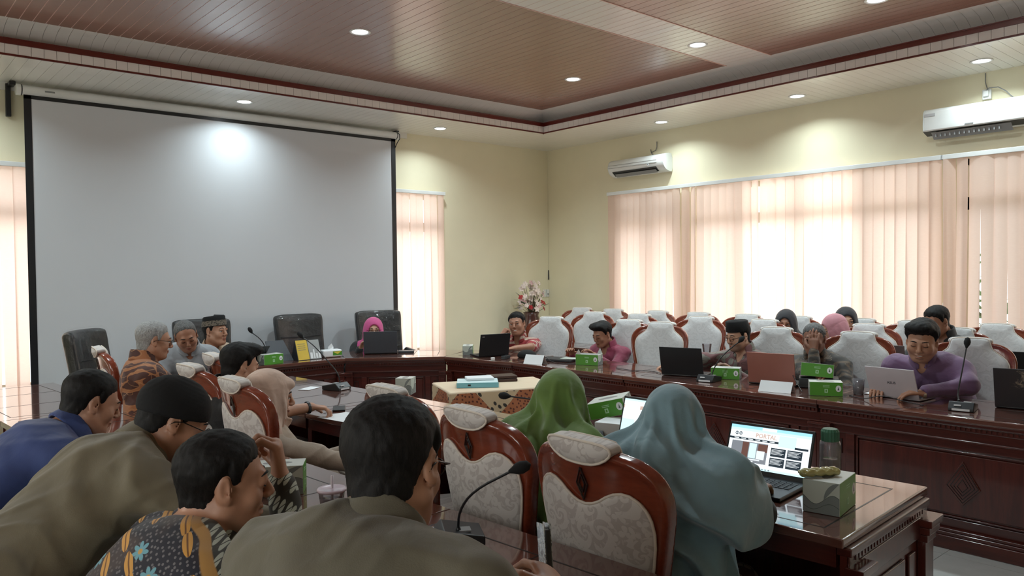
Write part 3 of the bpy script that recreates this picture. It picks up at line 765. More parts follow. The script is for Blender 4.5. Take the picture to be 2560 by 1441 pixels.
# left row
d_ = Vector((-.0743, .9972)); e_ = Vector((1.70, .60))
G4 = 'carved desks of the left row'
for k, lb_ in enumerate(('left row desk nearest the camera, under the phone hand', 'left row desk with the tissue box and the plastic cup', 'left row desk beside the man in blue', 'left row desk at the far left with bright reflections on its top')):
    desk(lb_, e_ + d_ * (1.6 * k), e_ + d_ * (1.6 * (k + 1)), .66, end0=(k == 0), end1=(k == 3), group=G4)
# rear desks by the windows
for k in range(4):
    desk(('plain far desk near the room corner behind the chairs', 'far desk in the rear rows with the clear plastic cup', 'far desk in the rear rows with the grey laptop', 'far desk at the right edge with the black laptop')[k], (6.02, 6.45 - 1.6 * k), (6.02, 4.85 - 1.6 * k), .40, group='rear desks near the windows', orn=False)

# ================================================================ CHAIRS
def sym(pts): return pts + [(-x, z) for x, z in reversed(pts) if abs(x) > 1e-6]
OUT = smoothpoly(sym([(.0, .40), (.205, .40), (.215, .60), (.255, .80), (.278, .92), (.262, 1.00), (.205, 1.055), (.13, 1.075), (.085, 1.078), (.0, 1.078)]), 2)
FRT = smoothpoly(sym([(.0, .47), (.165, .47), (.180, .62), (.215, .78), (.236, .88), (.222, .955), (.165, 1.00), (.128, 1.03), (.118, 1.075), (.108, 1.102), (.0, 1.106)]), 2)
REA = smoothpoly(sym([(.0, .50), (.180, .50), (.195, .65), (.226, .78), (.236, .87), (.214, .935), (.165, .968), (.11, .960), (.055, .922), (.0, .908)]), 2)
ROLL_ = smoothpoly(sym([(.0, 1.040), (.07, 1.043), (.120, 1.066), (.136, 1.090), (.112, 1.110), (.0, 1.114)]), 2)
def slab(name, poly, y0, y1, rnd, h, puff=0.0, pd=.06, rimw=0, clipf=None):
    P = np.array(poly); sdf = poly_sdf(poly); yc, ht = (y0 + y1) / 2, (y1 - y0) / 2
    lo = (P[:, 0].min(), y0 - .03, P[:, 1].min()); hi = (P[:, 0].max(), y1 + .12, P[:, 1].max())
    def fn(X, Y, Z):
        d = sdf(X, Z); w = ht + puff * np.clip(-d / pd, 0, 1) ** .6
        Yb = Y - .75 * X * X - yc
        if rimw: w = w + rimw * np.exp(-((d + .012) / .012) ** 2)
        a = d + rnd; b = np.abs(Yb) - w + rnd
        return np.minimum(np.maximum(a, b), 0) + np.sqrt(np.maximum(a, 0) ** 2 + np.maximum(b, 0) ** 2) - rnd
    f = Field(); f.add(fn, lo, hi, .002)
    return f.mesh(name, h)
def pipe(poly, y, r, n=6):
    mb = MB(); pts = [(x, y + .75 * x * x, z) for x, z in poly[::2]]; pts.append(pts[0]); mb.tube(pts, r, n, cap=False); return mb
def make_chair(label, near=True):
    h = .0055 if near else .008
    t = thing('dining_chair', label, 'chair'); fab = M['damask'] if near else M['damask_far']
    TM = Matrix.Translation((0, -.20, 0)) @ Matrix.Translation((0, 0, .44)) @ Matrix.Rotation(radians(9), 4, 'X') @ Matrix.Translation((0, 0, -.44))
    def part(name, me, mat, parent=t):
        me.transform(TM); return link(name, me, mat, parent)
    part('back_frame', slab('back_frame', OUT, -.018, .020, .010, h, rimw=.007), M['chair_wood'])
    fc = part('front_cushion', slab('front_cushion', FRT, .010, .030, .012, h, puff=.022), fab)
    part('cushion_piping', pipe(FRT, .026, .0045).mesh('p', True), M['piping'], fc)
    rc = part('rear_cushion', slab('rear_cushion', REA, -.030, -.012, .010, h, puff=.012), fab)
    part('cushion_piping', pipe(REA, -.026, .0048).mesh('p', True), M['piping'], rc)
    rr = part('headrest_roll', slab('headrest_roll', ROLL_, -.036, .020, .014, h, puff=.009, pd=.04), fab)
    part('cushion_piping', pipe(ROLL_, -.034, .004).mesh('p', True), M['piping'], rr)
    dm = MB()
    for s_ in (1.0, .55):
        q = [(-.022 * s_, .972), (0, .972 - .050 * s_), (.022 * s_, .972), (0, .972 + .050 * s_)]
        for a, b in zip(q, q[1:] + q[:1]): dm.tube([(a[0], -.024, a[1]), (b[0], -.024, b[1])], .003, 5)
    part('diamond_carving', dm.mesh('d'), M['carving'])
    # seat and legs
    f = Field(); f.ell((0, .06, .455), (.27, .27, .055), k=.02); f.ecap((-.16, .04, .44), (.16, .04, .44), (.23, .035), (.23, .035), (0, 1, 0), .03)
    link('seat', f.mesh('seat', .012 if not near else .009), fab, t)
    MB().box(-.235, .235, -.20, .27, .375, .43).build('seat_rail', M['chair_wood'], t, bevel=.012)
    for sx in (-1, 1):
        MB().tube([(sx * .205, .235, .40), (sx * .215, .25, .33), (sx * .205, .235, .18), (sx * .210, .24, .05), (sx * .215, .25, .0)], [.032, .030, .018, .015, .022], 8).build('leg', M['chair_wood'], t, smooth=True)
        MB().tube([(sx * .195, -.195, .44), (sx * .195, -.21, .30), (sx * .20, -.24, .12), (sx * .205, -.28, .0)], [.026, .024, .018, .018], 8).build('leg', M['chair_wood'], t, smooth=True)
    return t
CB = -.305      # local y of the crest
cnear = make_chair('', True); cfar = make_chair('', False); used = set()
def chair(crest, face, label, group, near=True):
    p = cnear if near else cfar
    if near in used: p = copy_tree(p)
    used.add(near); p['label'] = label; p['group'] = group
    a = radians(face); f_ = Vector((sin(a), cos(a)))
    p.location = (crest[0] - f_.x * CB, crest[1] - f_.y * CB, 0); p.rotation_euler = (0, 0, -a); return p
g = 'damask chairs of the middle row, backs to the camera'
chair((1.66, 1.60), 92, 'big near damask chair with the woman in the blue headscarf', g)
chair((1.72, 2.23), 92, 'damask chair with the woman in the green headscarf', g)
chair((1.80, 2.93), 90, 'empty damask chair back beyond the head of the man in the middle', g)
chair((1.42, 3.70), 89, 'damask chair behind the woman in the beige headscarf', g)
chair((1.46, 4.44), 87, 'damask chair between the orange batik shirt and the beige headscarf', g)
chair((1.76, 4.93), 95, 'damask chair whose crest shows behind the dark-haired man', g)
chair((1.36, 6.02), 98, 'damask chair turned away at the left, before the black armchair', g)
chair((-.40, 3.05), 85, 'damask chair glimpsed at the left edge beside the blue shirt', g)
chair((-.34, 2.12), 80, 'damask chair cut by the lower left corner', g)
g = 'damask chairs along the right wing'
chair((5.78, 6.00), 246, 'pale damask chair beside the man in the red batik shirt', g, False)
chair((5.92, 5.03), 246, 'pale damask chair behind the boy in maroon', g, False)
chair((5.82, 4.55), 250, 'empty pale damask chair behind the tall black laptop', g, False)
chair((5.90, 3.42), 250, 'pale damask chair behind the man in the black cap and glasses', g, False)
chair((5.88, 2.72), 256, 'pale damask chair behind the man covering his face', g, False)
chair((5.86, 1.94), 254, 'pale damask chair behind the man in the purple shirt', g, False)
g = 'damask chairs in the middle rear row'
for i, (x, y) in enumerate(((6.74, 6.26), (6.74, 5.58), (6.74, 4.76), (6.74, 4.03), (6.74, 3.03), (6.74, 2.33))):
    chair((x, y), 252 + (i * 7) % 12 - 4, 'pale damask chair in the middle rear row, ' + ('first from the corner', 'second from the corner', 'third, behind the plastic cup', 'fourth, behind the black cap', 'fifth, behind the grey laptop', 'sixth, behind the purple shirt')[i], g, False)
g = 'damask chairs in the last row under the windows'
for i, (x, y) in enumerate(((7.42, 7.12), (7.40, 6.55), (7.40, 5.84), (7.40, 5.26), (7.40, 4.63), (7.40, 4.04), (7.40, 3.40), (7.40, 2.92), (7.40, 2.24))):
    chair((x, y), 254 + (i * 5) % 14 - 5, 'pale damask chair in the last row under the windows, ' + ('first from the corner', 'second from the corner', 'third from the corner', 'fourth from the corner', 'fifth from the corner', 'sixth, beside the black headscarf', 'seventh, right of the women', 'eighth from the corner', 'ninth, near the right edge')[i], g, False)
# black leather armchairs still wrapped in clear plastic
lm = Mat('black_leather', (.006, .0065, .008), .42, coat=.35, coatr=.05); v = lm.coord()
lm.bump(lm.noise(v, 9, 4, .7, 1.5).step(.35, .65), .25, .012); M['leather'] = lm.m
gp = Mat('clear_plastic_wrap', (.9, .95, 1), .08); nt = gp.nt; tp = nt.nodes.new('ShaderNodeBsdfTransparent'); gl = nt.nodes.new('ShaderNodeBsdfGlossy'); mx = nt.nodes.new('ShaderNodeMixShader'); gl.inputs['Roughness'].default_value = .12
nn = gp.noise(gp.coord(), 11, 4, .7, 2.5); bpn = nt.nodes.new('ShaderNodeBump'); nt.links.new(nn.s, bpn.inputs['Height']); bpn.inputs['Strength'].default_value = 1; bpn.inputs['Distance'].default_value = .022; nt.links.new(bpn.outputs[0], gl.inputs['Normal'])
mx.inputs[0].default_value = .028; nt.links.new(tp.outputs[0], mx.inputs[1]); nt.links.new(gl.outputs[0], mx.inputs[2]); nt.links.new(mx.outputs[0], nt.nodes['Material Output'].inputs[0]); M['wrap'] = gp.m
BK = smoothpoly(sym([(.0, .42), (.24, .42), (.27, .60), (.275, .95), (.285, 1.10), (.265, 1.155), (.0, 1.165)]), 2)
def armchair():
    t = thing('executive_chair', '', 'chair')
    TM = Matrix.Translation((0, -.24, 0)) @ Matrix.Translation((0, 0, .44)) @ Matrix.Rotation(radians(10), 4, 'X') @ Matrix.Translation((0, 0, -.44))
    me = slab('backrest', BK, -.05, .03, .03, .009, puff=.02, pd=.08); me.transform(TM); link('backrest', me, M['leather'], t)
    me = slab('plastic_wrap', smoothpoly([(x * 1.045, .44 + (z - .44) * 1.02) for x, z in BK], 0), -.06, .045, .03, .012, puff=.022, pd=.07)
    nv = len(me.vertices); co = np.empty(nv * 3, F32); me.vertices.foreach_get('co', co); co = co.reshape(-1, 3)
    co += (.006 * np.sin(co[:, [1, 2, 0]] * 60 + 3 * np.sin(co[:, [2, 0, 1]] * 23))).astype(F32); me.vertices.foreach_set('co', co.ravel()); me.transform(TM); link('plastic_wrap', me, M['wrap'], t)
    for z in (.72, .90): 
        m_ = MB().tube([(-.24, .052 + .75 * .0576, z), (0, .052, z - .006), (.24, .052 + .0432, z)], .004, 5).mesh('seam'); m_.transform(TM); link('seam', m_, M['black_plastic'], t)
    f = Field(); f.ecap((-.20, .06, .45), (.20, .06, .45), (.26, .06), (.26, .06), (0, 1, 0), .02); link('seat', f.mesh('seat', .012), M['leather'], t)
    for s in (-1, 1):
        f = Field(); f.capsule((s * .30, -.16, .68), (s * .30, .22, .66), .035, .032); f.capsule((s * .30, .20, .64), (s * .29, .18, .46), .028, .028, .02); f.capsule((s * .30, -.15, .66), (s * .29, -.16, .46), .028, .028, .02)
        link('armrest', f.mesh('arm', .010), M['leather'], t)
    MB().tube([(0, 0, .10), (0, 0, .40)], .03, 10).build('gas_lift', M['metal'], t)
    for k in range(5):
        a = 2 * pi * k / 5; b = MB().tube([(0, 0, .10), (.28 * cos(a), .28 * sin(a), .06)], [.03, .018], 8).build('base_arm', M['metal'], t)
        MB().sphere((.28 * cos(a), .28 * sin(a), .03), .03, 10).build('caster', M['black_plastic'], b, smooth=True)
    return t
ac = armchair()
for i, (x, y, a, lb_) in enumerate(((3.80, 7.66, 180, 'empty black armchair in plastic wrap in front of the screen'), (4.72, 7.60, 190, 'black armchair in plastic wrap behind the woman in pink'), (2.72, 7.62, 184, 'black armchair in plastic wrap behind the man in the patterned cap'), (1.78, 7.02, 130, 'black armchair in plastic wrap at the left behind the grey-haired man'))):
    o = ac if i == 0 else copy_tree(ac); o['label'] = lb_; o['group'] = 'black executive chairs'; a_ = radians(a)
    o.location = (x, y, 0); o.rotation_euler = (0, 0, -a_)
# ================================================================ PEOPLE
def skin(name, c):
    m = Mat(name, c, .48, sss=.0, coat=.05)
    a = m.node('ShaderNodeVertexColor'); a.layer_name = 'tint'; sx = m.xyz(a.outputs[0])
    n = m.noise(m.coord(), 22, 3)
    base = m.mix(n.step(.3, .7), tuple(q * .92 for q in c), tuple(min(1, q * 1.07) for q in c))
    lip = m.mix(sx[0], base, (c[0] * .75, c[1] * .42, c[2] * .42)); st = m.mix(sx[1] * .65, lip, (.03, .022, .02))
    m.set('Base Color', st); m.bump(m.noise(m.coord(), 260, 2), .08, .001); return m.m
SK = {'a': skin('tan_skin', (.46, .235, .150)), 'b': skin('brown_skin', (.36, .170, .105)), 'c': skin('light_tan_skin', (.55, .31, .21)), 'd': skin('dark_brown_skin', (.27, .125, .080))}
def hairmat(name, c, c2):
    m = Mat(name, c, .62, spec=.25); x, y, z = m.xyz(); n = m.noise(m.vec(x * 60, y * 60, z * 14), 3, 4, .7, 2); m.set('Base Color', m.mix(n.step(.35, .7), c, c2)); m.bump(n, .35, .003); return m.m
HM = {'black': hairmat('black_hair', (.0035, .003, .003), (.010, .008, .0075)), 'grey': hairmat('grey_hair', (.20, .20, .20), (.50, .50, .50)), 'dark_grey': hairmat('greying_hair', (.05, .05, .05), (.22, .22, .22))}
M['eye_white'] = plain('eye_white', (.62, .58, .55), .3); M['iris'] = plain('dark_iris', (.012, .007, .005), .15); M['teeth'] = plain('teeth', (.75, .70, .62), .3); M['mouth'] = plain('mouth_shadowline', (.10, .03, .025), .6)
M['glasses'] = plain('dark_metal_glasses', (.03, .025, .022), .25, metal=.6)
def cloth(name, c, rough=.8, weave=.25, sc=420, sheen=.2, var=.12, wr=.22):
    m = Mat(name, c, rough, sheen=sheen); v = m.coord(); n = m.noise(v, 6, 3)
    m.set('Base Color', m.mix(n.step(.3, .7), tuple(q * (1 - var) for q in c), tuple(min(1, q * (1 + var)) for q in c))); m.bump(m.noise(v, sc, 2) * (weave * .05) + m.noise(v, 5.5, 2, .45, .9) * wr + m.noise(v, 13, 2, .5, .7) * (wr * .5), .9, .045); return m.m
CL = {'olive': cloth('olive_drill', (.125, .112, .078)), 'khaki': cloth('khaki_olive_drill', (.165, .140, .090)), 'blue': cloth('royal_blue_knit', (.030, .055, .190)), 'beige': cloth('beige_uniform', (.36, .28, .215)),
      'black': cloth('black_cloth', (.014, .014, .016)), 'grey': cloth('grey_shirt', (.30, .32, .35)), 'pinkh': cloth('magenta_headscarf', (.60, .09, .27)), 'purple': cloth('purple_shirt', (.15, .078, .165), .7), 'maroon': cloth('maroon_shirt', (.20, .022, .055)),
      'beigeh': cloth('beige_headscarf', (.56, .395, .315), .75, wr=.5), 'greenh': cloth('green_headscarf', (.115, .200, .040), .8, .2, 420, .35), 'blueh': cloth('blue_grey_headscarf', (.19, .31, .36), .75, .2, 420, .3), 'pink2': cloth('dusty_pink_headscarf', (.50, .22, .26)), 'darkh': cloth('dark_headscarf', (.02, .02, .025)),
      'cream': cloth('cream_shirt', (.48, .36, .26), .75), 'navy': cloth('dark_trousers', (.02, .022, .03)), 'white': cloth('pale_cloth', (.5, .5, .5))}
def batik_blobs(name, ground, blob, line, sc, thr=.36):
    m = Mat(name, ground, .75, sheen=.15); x, y, z = m.xyz(); w = m.noise(m.coord(), 7, 2)
    v = m.vec(x + y * .6 + w * .10, z + y * .3 + w * .08, 0); d, lx, ly, rc = m.vor(v, sc, '2D', .9)
    a = rc * 6.28; u = lx * a.cos() + ly * a.sin(); t = ly * a.cos() - lx * a.sin(); e = ((u * 1.25) * (u * 1.25) + t * t * .85).sqrt()
    f = (e * -1 + thr).step(0, .03); rim = ((e - thr - .06).abs() * -1 + .025).step(0, .012); vein = ((t + u * .4).abs() * -1 + .02).step(0, .01) * f
    c = m.mix(f, ground, blob); c = m.mix(vein.max(rim * .8), c, line); m.set('Base Color', c); return m.m
CL['batik_orange'] = batik_blobs('orange_brown_batik', (.34, .125, .045), (.065, .018, .012), (.42, .22, .10), 15, .45)
CL['batik_red'] = batik_blobs('red_cream_batik', (.33, .03, .035), (.55, .42, .34), (.14, .02, .02), 17, .40)
CL['batik_dark'] = batik_blobs('black_brown_batik', (.030, .024, .020), (.10, .065, .04), (.20, .15, .10), 26, .34)
CL['batik_grey'] = batik_blobs('grey_maroon_batik', (.16, .065, .065), (.17, .16, .13), (.05, .03, .03), 17, .42)
CL['batik_skirt'] = batik_blobs('brown_batik_skirt', (.10, .035, .025), (.30, .21, .15), (.03, .015, .01), 24, .36)
m = Mat('green_lace', (.16, .32, .16), .8); v = m.coord(); n = m.noise(v, 38, 3, .6, 1); m.set('Base Color', m.mix(n.step(.42, .58), (.055, .17, .075), (.24, .42, .24))); m.bump(n, 1.0, .008); CL['green_lace'] = m.m
# dark blue batik with flowers, leaves and a paler band of parang ornament
m = Mat('navy_flower_batik', (.02, .02, .035), .75, sheen=.15); x, y, z = m.xyz()
u = x * .80 - y * .35 + z * .25; v_ = z * .85 + y * .45 - x * .25
dd, dx, dy, dr = m.vor(m.vec(u, v_, 0), 95, '2D', .6)
base = m.mix((dd * -1 + .28).step(0, .08), (.014, .014, .026), (.16, .15, .16))
base = m.mix(m.noise(m.vec(u, v_, 0), 9, 2).step(.5, .62) * .6, base, (.075, .045, .035))
w_ = m.noise(m.vec(u, v_, 0), 5, 2)
d, lx, ly, rc = m.vor(m.vec(u + 2.3, v_ + .7, 0), 18, '2D', .8); r = (lx * lx + ly * ly).sqrt(); th = ly.atan2(lx) + rc * 3
pet = (((th * 3.5).cos().abs() * .20 + .16) - r).step(0, .02)
c = m.mix(pet * rc.lt(.5), base, (.17, .40, .48)); c = m.mix((r * -1 + .10).step(0, .02) * rc.lt(.5), c, (.62, .36, .10))
lf = ((lx * 2.3) * (lx * 2.3) + ly * ly * .62).sqrt(); lo_ = (lf * -1 + .40).step(0, .02) * rc.gt(.5); vn = ((lx).abs() * -1 + .035).step(0, .01)
c = m.mix(lo_, c, (.68, .34, .07)); c = m.mix(lo_ * vn, c, (.20, .08, .02))
band = ((z * 2.6 + u * .8 + w_ * .5 + .35)).sin(); bq = u + w_ * .12; bf = bq.step(.655, .66); be = ((bq - .657).abs() * -1 + .013).step(0, .004)
pp, px_, py_, pr_ = m.vor(m.vec((u + v_) * .8, (v_ - u) * 2.2, 0), 20, '2D', .5)
par = m.mix((pp * -1 + .40).step(0, .06), (.03, .028, .02), (.50, .54, .46)); par = m.mix(((px_ + py_ * .5).abs() * -1 + .05).step(0, .02), par, (.05, .05, .04))
c = m.mix(bf, c, par); c = m.mix(be, c, (.50, .27, .08)); m.set('Base Color', c); CL['batik_navy'] = m.m

V3 = lambda *a: np.array(a, float)
def nrm(v): v = np.array(v, float); return v / (np.linalg.norm(v) + 1e-9)
def rotm(yaw, pitch=0, roll=0):
    y, p, r = radians(yaw), radians(pitch), radians(roll)
    f = V3(sin(y) * cos(p), cos(y) * cos(p), sin(p)); rt = V3(cos(y), -sin(y), 0); up = np.cross(rt, f)
    rt2 = cos(r) * rt + sin(r) * up; up2 = -sin(r) * rt + cos(r) * up
    return np.stack([rt2, f, up2], 1)
def head_shape(F, c, R, s, o):
    P = lambda *a: c + R @ (V3(*a) * s)
    E = lambda p, r, k=.01, op='u', R_=None: F.ell(P(*p), V3(*r) * s, R if R_ is None else R_, k * s, op)
    C = lambda a, b, ra, rb, k=.01, op='u': F.capsule(P(*a), P(*b), ra * s, rb * s, k * s, op)
    fat = o.get('fat', 0)
    E((0, -.014, .032), (.076, .094, .080)); E((0, -.036, -.040), (.052, .056, .060), .03); E((0, .022, -.032), (.060 + fat, .062, .084), .03)
    E((0, .050, -.088), (.030 + fat, .030, .022), .03)
    for q in (-1, 1):
        C((q * .054, .0, -.055), (q * .022, .058, -.092), .020 + fat, .018, .03)
        E((q * .036, .062, -.028), (.024 + fat, .020, .024), .025)
        if o.get('eyes', 'open') == 'open': E((q * .031, .101, .004), (.016, .016, .011), .012, 's'); E((q * .031, .0775, .012), (.0155, .0135, .0065), .004); E((q * .031, .0775, -.0065), (.0150, .0120, .0050), .004)
        else: E((q * .031, .102, .008), (.015, .012, .010), .012, 's'); E((q * .031, .078, .002), (.0155, .0135, .0105), .006)
        # ear: curled shell
        er = rotm(0); tilt = R @ rotm(q * 20, 0, 0)
        F.ell(P(q * .079, -.010, -.002), V3(.007, .019, .031) * s, tilt, .008 * s)
        F.ell(P(q * .0855, -.004, .002), V3(.005, .011, .020) * s, tilt, .004 * s, 's'); E((q * .079, .002, -.026), (.006, .009, .010), .006)
    C((-.030, .082, .022), (.030, .082, .022), .010, .010, .02)
    C((0, .088, .012), (0, .108, -.024), .0085, .0115, .012)
    for q in (-1, 1): E((q * .011, .099, -.031), (.0085, .010, .0075), .008)
    sm = o.get('smile', 0)
    E((0, .0885 - sm * .002, -.056), (.023 + sm * .006, .0095, .0055), .006); E((0, .087, -.068 - sm * .004), (.019 + sm * .005, .0095, .0065), .006)
    if sm: E((0, .098, -.061), (.020, .010, .0045), .003, 's')
    else: C((-.020, .098, -.0615), (.020, .098, -.0615), .0022, .0022, .002, 's')
    E((0, .074, -.094), (.016, .014, .012), .015)
def hair_shape(s, c, R, style, h, nb):
    t = {'short': .011, 'thick': .017, 'crop': .006, 'thin': .005}[style]
    ys = [-.13, -.05, -.030, -.018, .0, .010, .024, .034, .055, .078, .12]; zs = [-.082, -.074, -.036, .010, .034, -.004, .004, .040, .060, .066, .070]
    if style == 'thin': zs = [-.066, -.060, -.020, .020, .034, .005, .010, .052, .085, .098, .12]
    P = lambda *q: c + R @ (V3(*q) * s)
    def loc(X, Y, Z):
        px, py, pz = (X - c[0]) / s, (Y - c[1]) / s, (Z - c[2]) / s
        return [px * R[0, i] + py * R[1, i] + pz * R[2, i] for i in range(3)]
    F = Field(); F.ell(P(0, -.014, .032), V3(.076, .094, .080) * s, R, .01 * s); F.ell(P(0, -.036, -.040), V3(.052, .056, .060) * s, R, .03 * s); F.ell(P(0, .022, -.032), V3(.060, .062, .084) * s, R, .03 * s)
    F.capsule(P(0, -.022, -.055), nb, .052 * s, .055 * s, .03)
    if style == 'thick': F.ell(P(.01, .048, .090), V3(.056, .040, .026) * s, R, .02)
    def dfn(X, Y, Z):
        x, y, z = loc(X, Y, Z); hz0 = np.interp(y, ys, zs)
        tt = t * np.clip(.32 + (z + .03) * 9, .32, 1.2) * np.clip((z - hz0) / .04, .12, 1) + .0014 * np.sin(x * 420 + 3 * np.sin(y * 160)) * np.sin(y * 390 + z * 200) + .0013 * np.sin(x * 150 + 2 * np.sin(z * 90)) * np.sin(y * 120 + z * 60)
        return -tt * s
    def cfn(X, Y, Z):
        x, y, z = loc(X, Y, Z); return (np.interp(y, ys, zs) + .0025 * np.sin(x * 500) + .002 * np.sin(x * 170 + y * 90) - z) * s
    F.disp(dfn); F.clip(cfn); return F.mesh('hair', h)
def torso_ops(F, J, g=0.0, belly=0.0, z0=None):
    hip, mid, sc, nb, side = J['hip'], J['mid'], J['sc'], J['nb'], J['side']; b = J['build']
    F.ecap(hip, mid, (.165 * b + g, .12 * b + g + belly * .5), (.150 * b + g, .110 * b + g + belly), side, .05)
    F.ecap(mid, sc - J['bup'] * .06, (.150 * b + g, .110 * b + g + belly), (.165 * b + g, .105 * b + g), side, .06)
    F.capsule(sc - side * .135 * b, sc + side * .135 * b, .060 * b + g, .060 * b + g, .07)
    F.ell(sc - J['bup'] * .05 + J['bk'] * .03, V3(.15 * b + g, .085 + g, .13 + g), np.stack([side, -J['bk'], J['bup']], 1), .05)
def hand_ops(F, wr, d, n, s=1.0, curl=.35, thumb=1, spread=.0):
    d = nrm(d); n = nrm(n - d * (np.array(n) @ d)); sd = np.cross(d, n)
    F.ecap(wr, wr + d * .075 * s, (.026 * s, .017 * s), (.040 * s, .014 * s), sd, .012)
    for i, (off, L) in enumerate(((-.030, .074), (-.010, .084), (.011, .079), (.031, .063))):
        b = wr + d * (.082 - .006 * abs(i - 1.2)) * s + sd * off * s; dr = nrm(d + sd * off * spread * 6); ang = 0; r = .0088 * s
        for j, fr in enumerate((.45, .31, .24)):
            ang += curl * (1.0 if j == 0 else 1.15) * (1 + .10 * i); v = dr * cos(ang) - n * sin(ang); e = b + v * L * fr * s
            F.capsule(b, e, r, r * .92, .0035); b = e; r *= .92
    tb = wr + d * .022 * s - sd * thumb * .028 * s; td = nrm(d * .62 - sd * thumb * .72 - n * (.25 + curl * .3)); e = tb + td * .042 * s
    F.capsule(tb, e, .0125 * s, .0105 * s, .010); td2 = nrm(d * .9 - sd * thumb * .25 - n * (.3 + curl * .5)); F.capsule(e, e + td2 * .034 * s, .0105 * s, .0085 * s, .004)
def ik(sh, wr, l1, l2, pole):
    v = wr - sh; L = np.linalg.norm(v)
    if L > (l1 + l2) * .985: k = L / ((l1 + l2) * .985); l1 *= k; l2 *= k
    u = v / L; a = (l1 * l1 - l2 * l2 + L * L) / (2 * L); hh = sqrt(max(l1 * l1 - a * a, 0)); p = nrm(pole - u * (pole @ u)); return sh + u * a + p * hh
def folds(c, axes, amp, freq, seed):
    rn = np.random.RandomState(seed); a = rn.normal(size=(3, 3)); a /= np.linalg.norm(a, axis=1)[:, None]; ph = rn.uniform(0, 6, 6)
    u, v, w = axes
    def fn(X, Y, Z):
        px, py, pz = X - c[0], Y - c[1], Z - c[2]
        t = [px * q[0] + py * q[1] + pz * q[2] for q in (u, v, w)]
        wp = 1.6 * np.sin(freq * .33 * (px * a[0, 0] + py * a[0, 1] + pz * a[0, 2]) + ph[0]) + .9 * np.sin(freq * .6 * (px * a[1, 0] + py * a[1, 1] + pz * a[1, 2]) + ph[1])
        f1 = np.sin(freq * t[0] + wp * 1.3 + ph[2]); f2 = np.sin(freq * .62 * t[1] + 1.2 * wp + ph[3])
        return amp * (.5 - 1.1 * (.5 + .5 * f1) ** 3 - .8 * (.5 + .5 * f2) ** 3)
    return fn
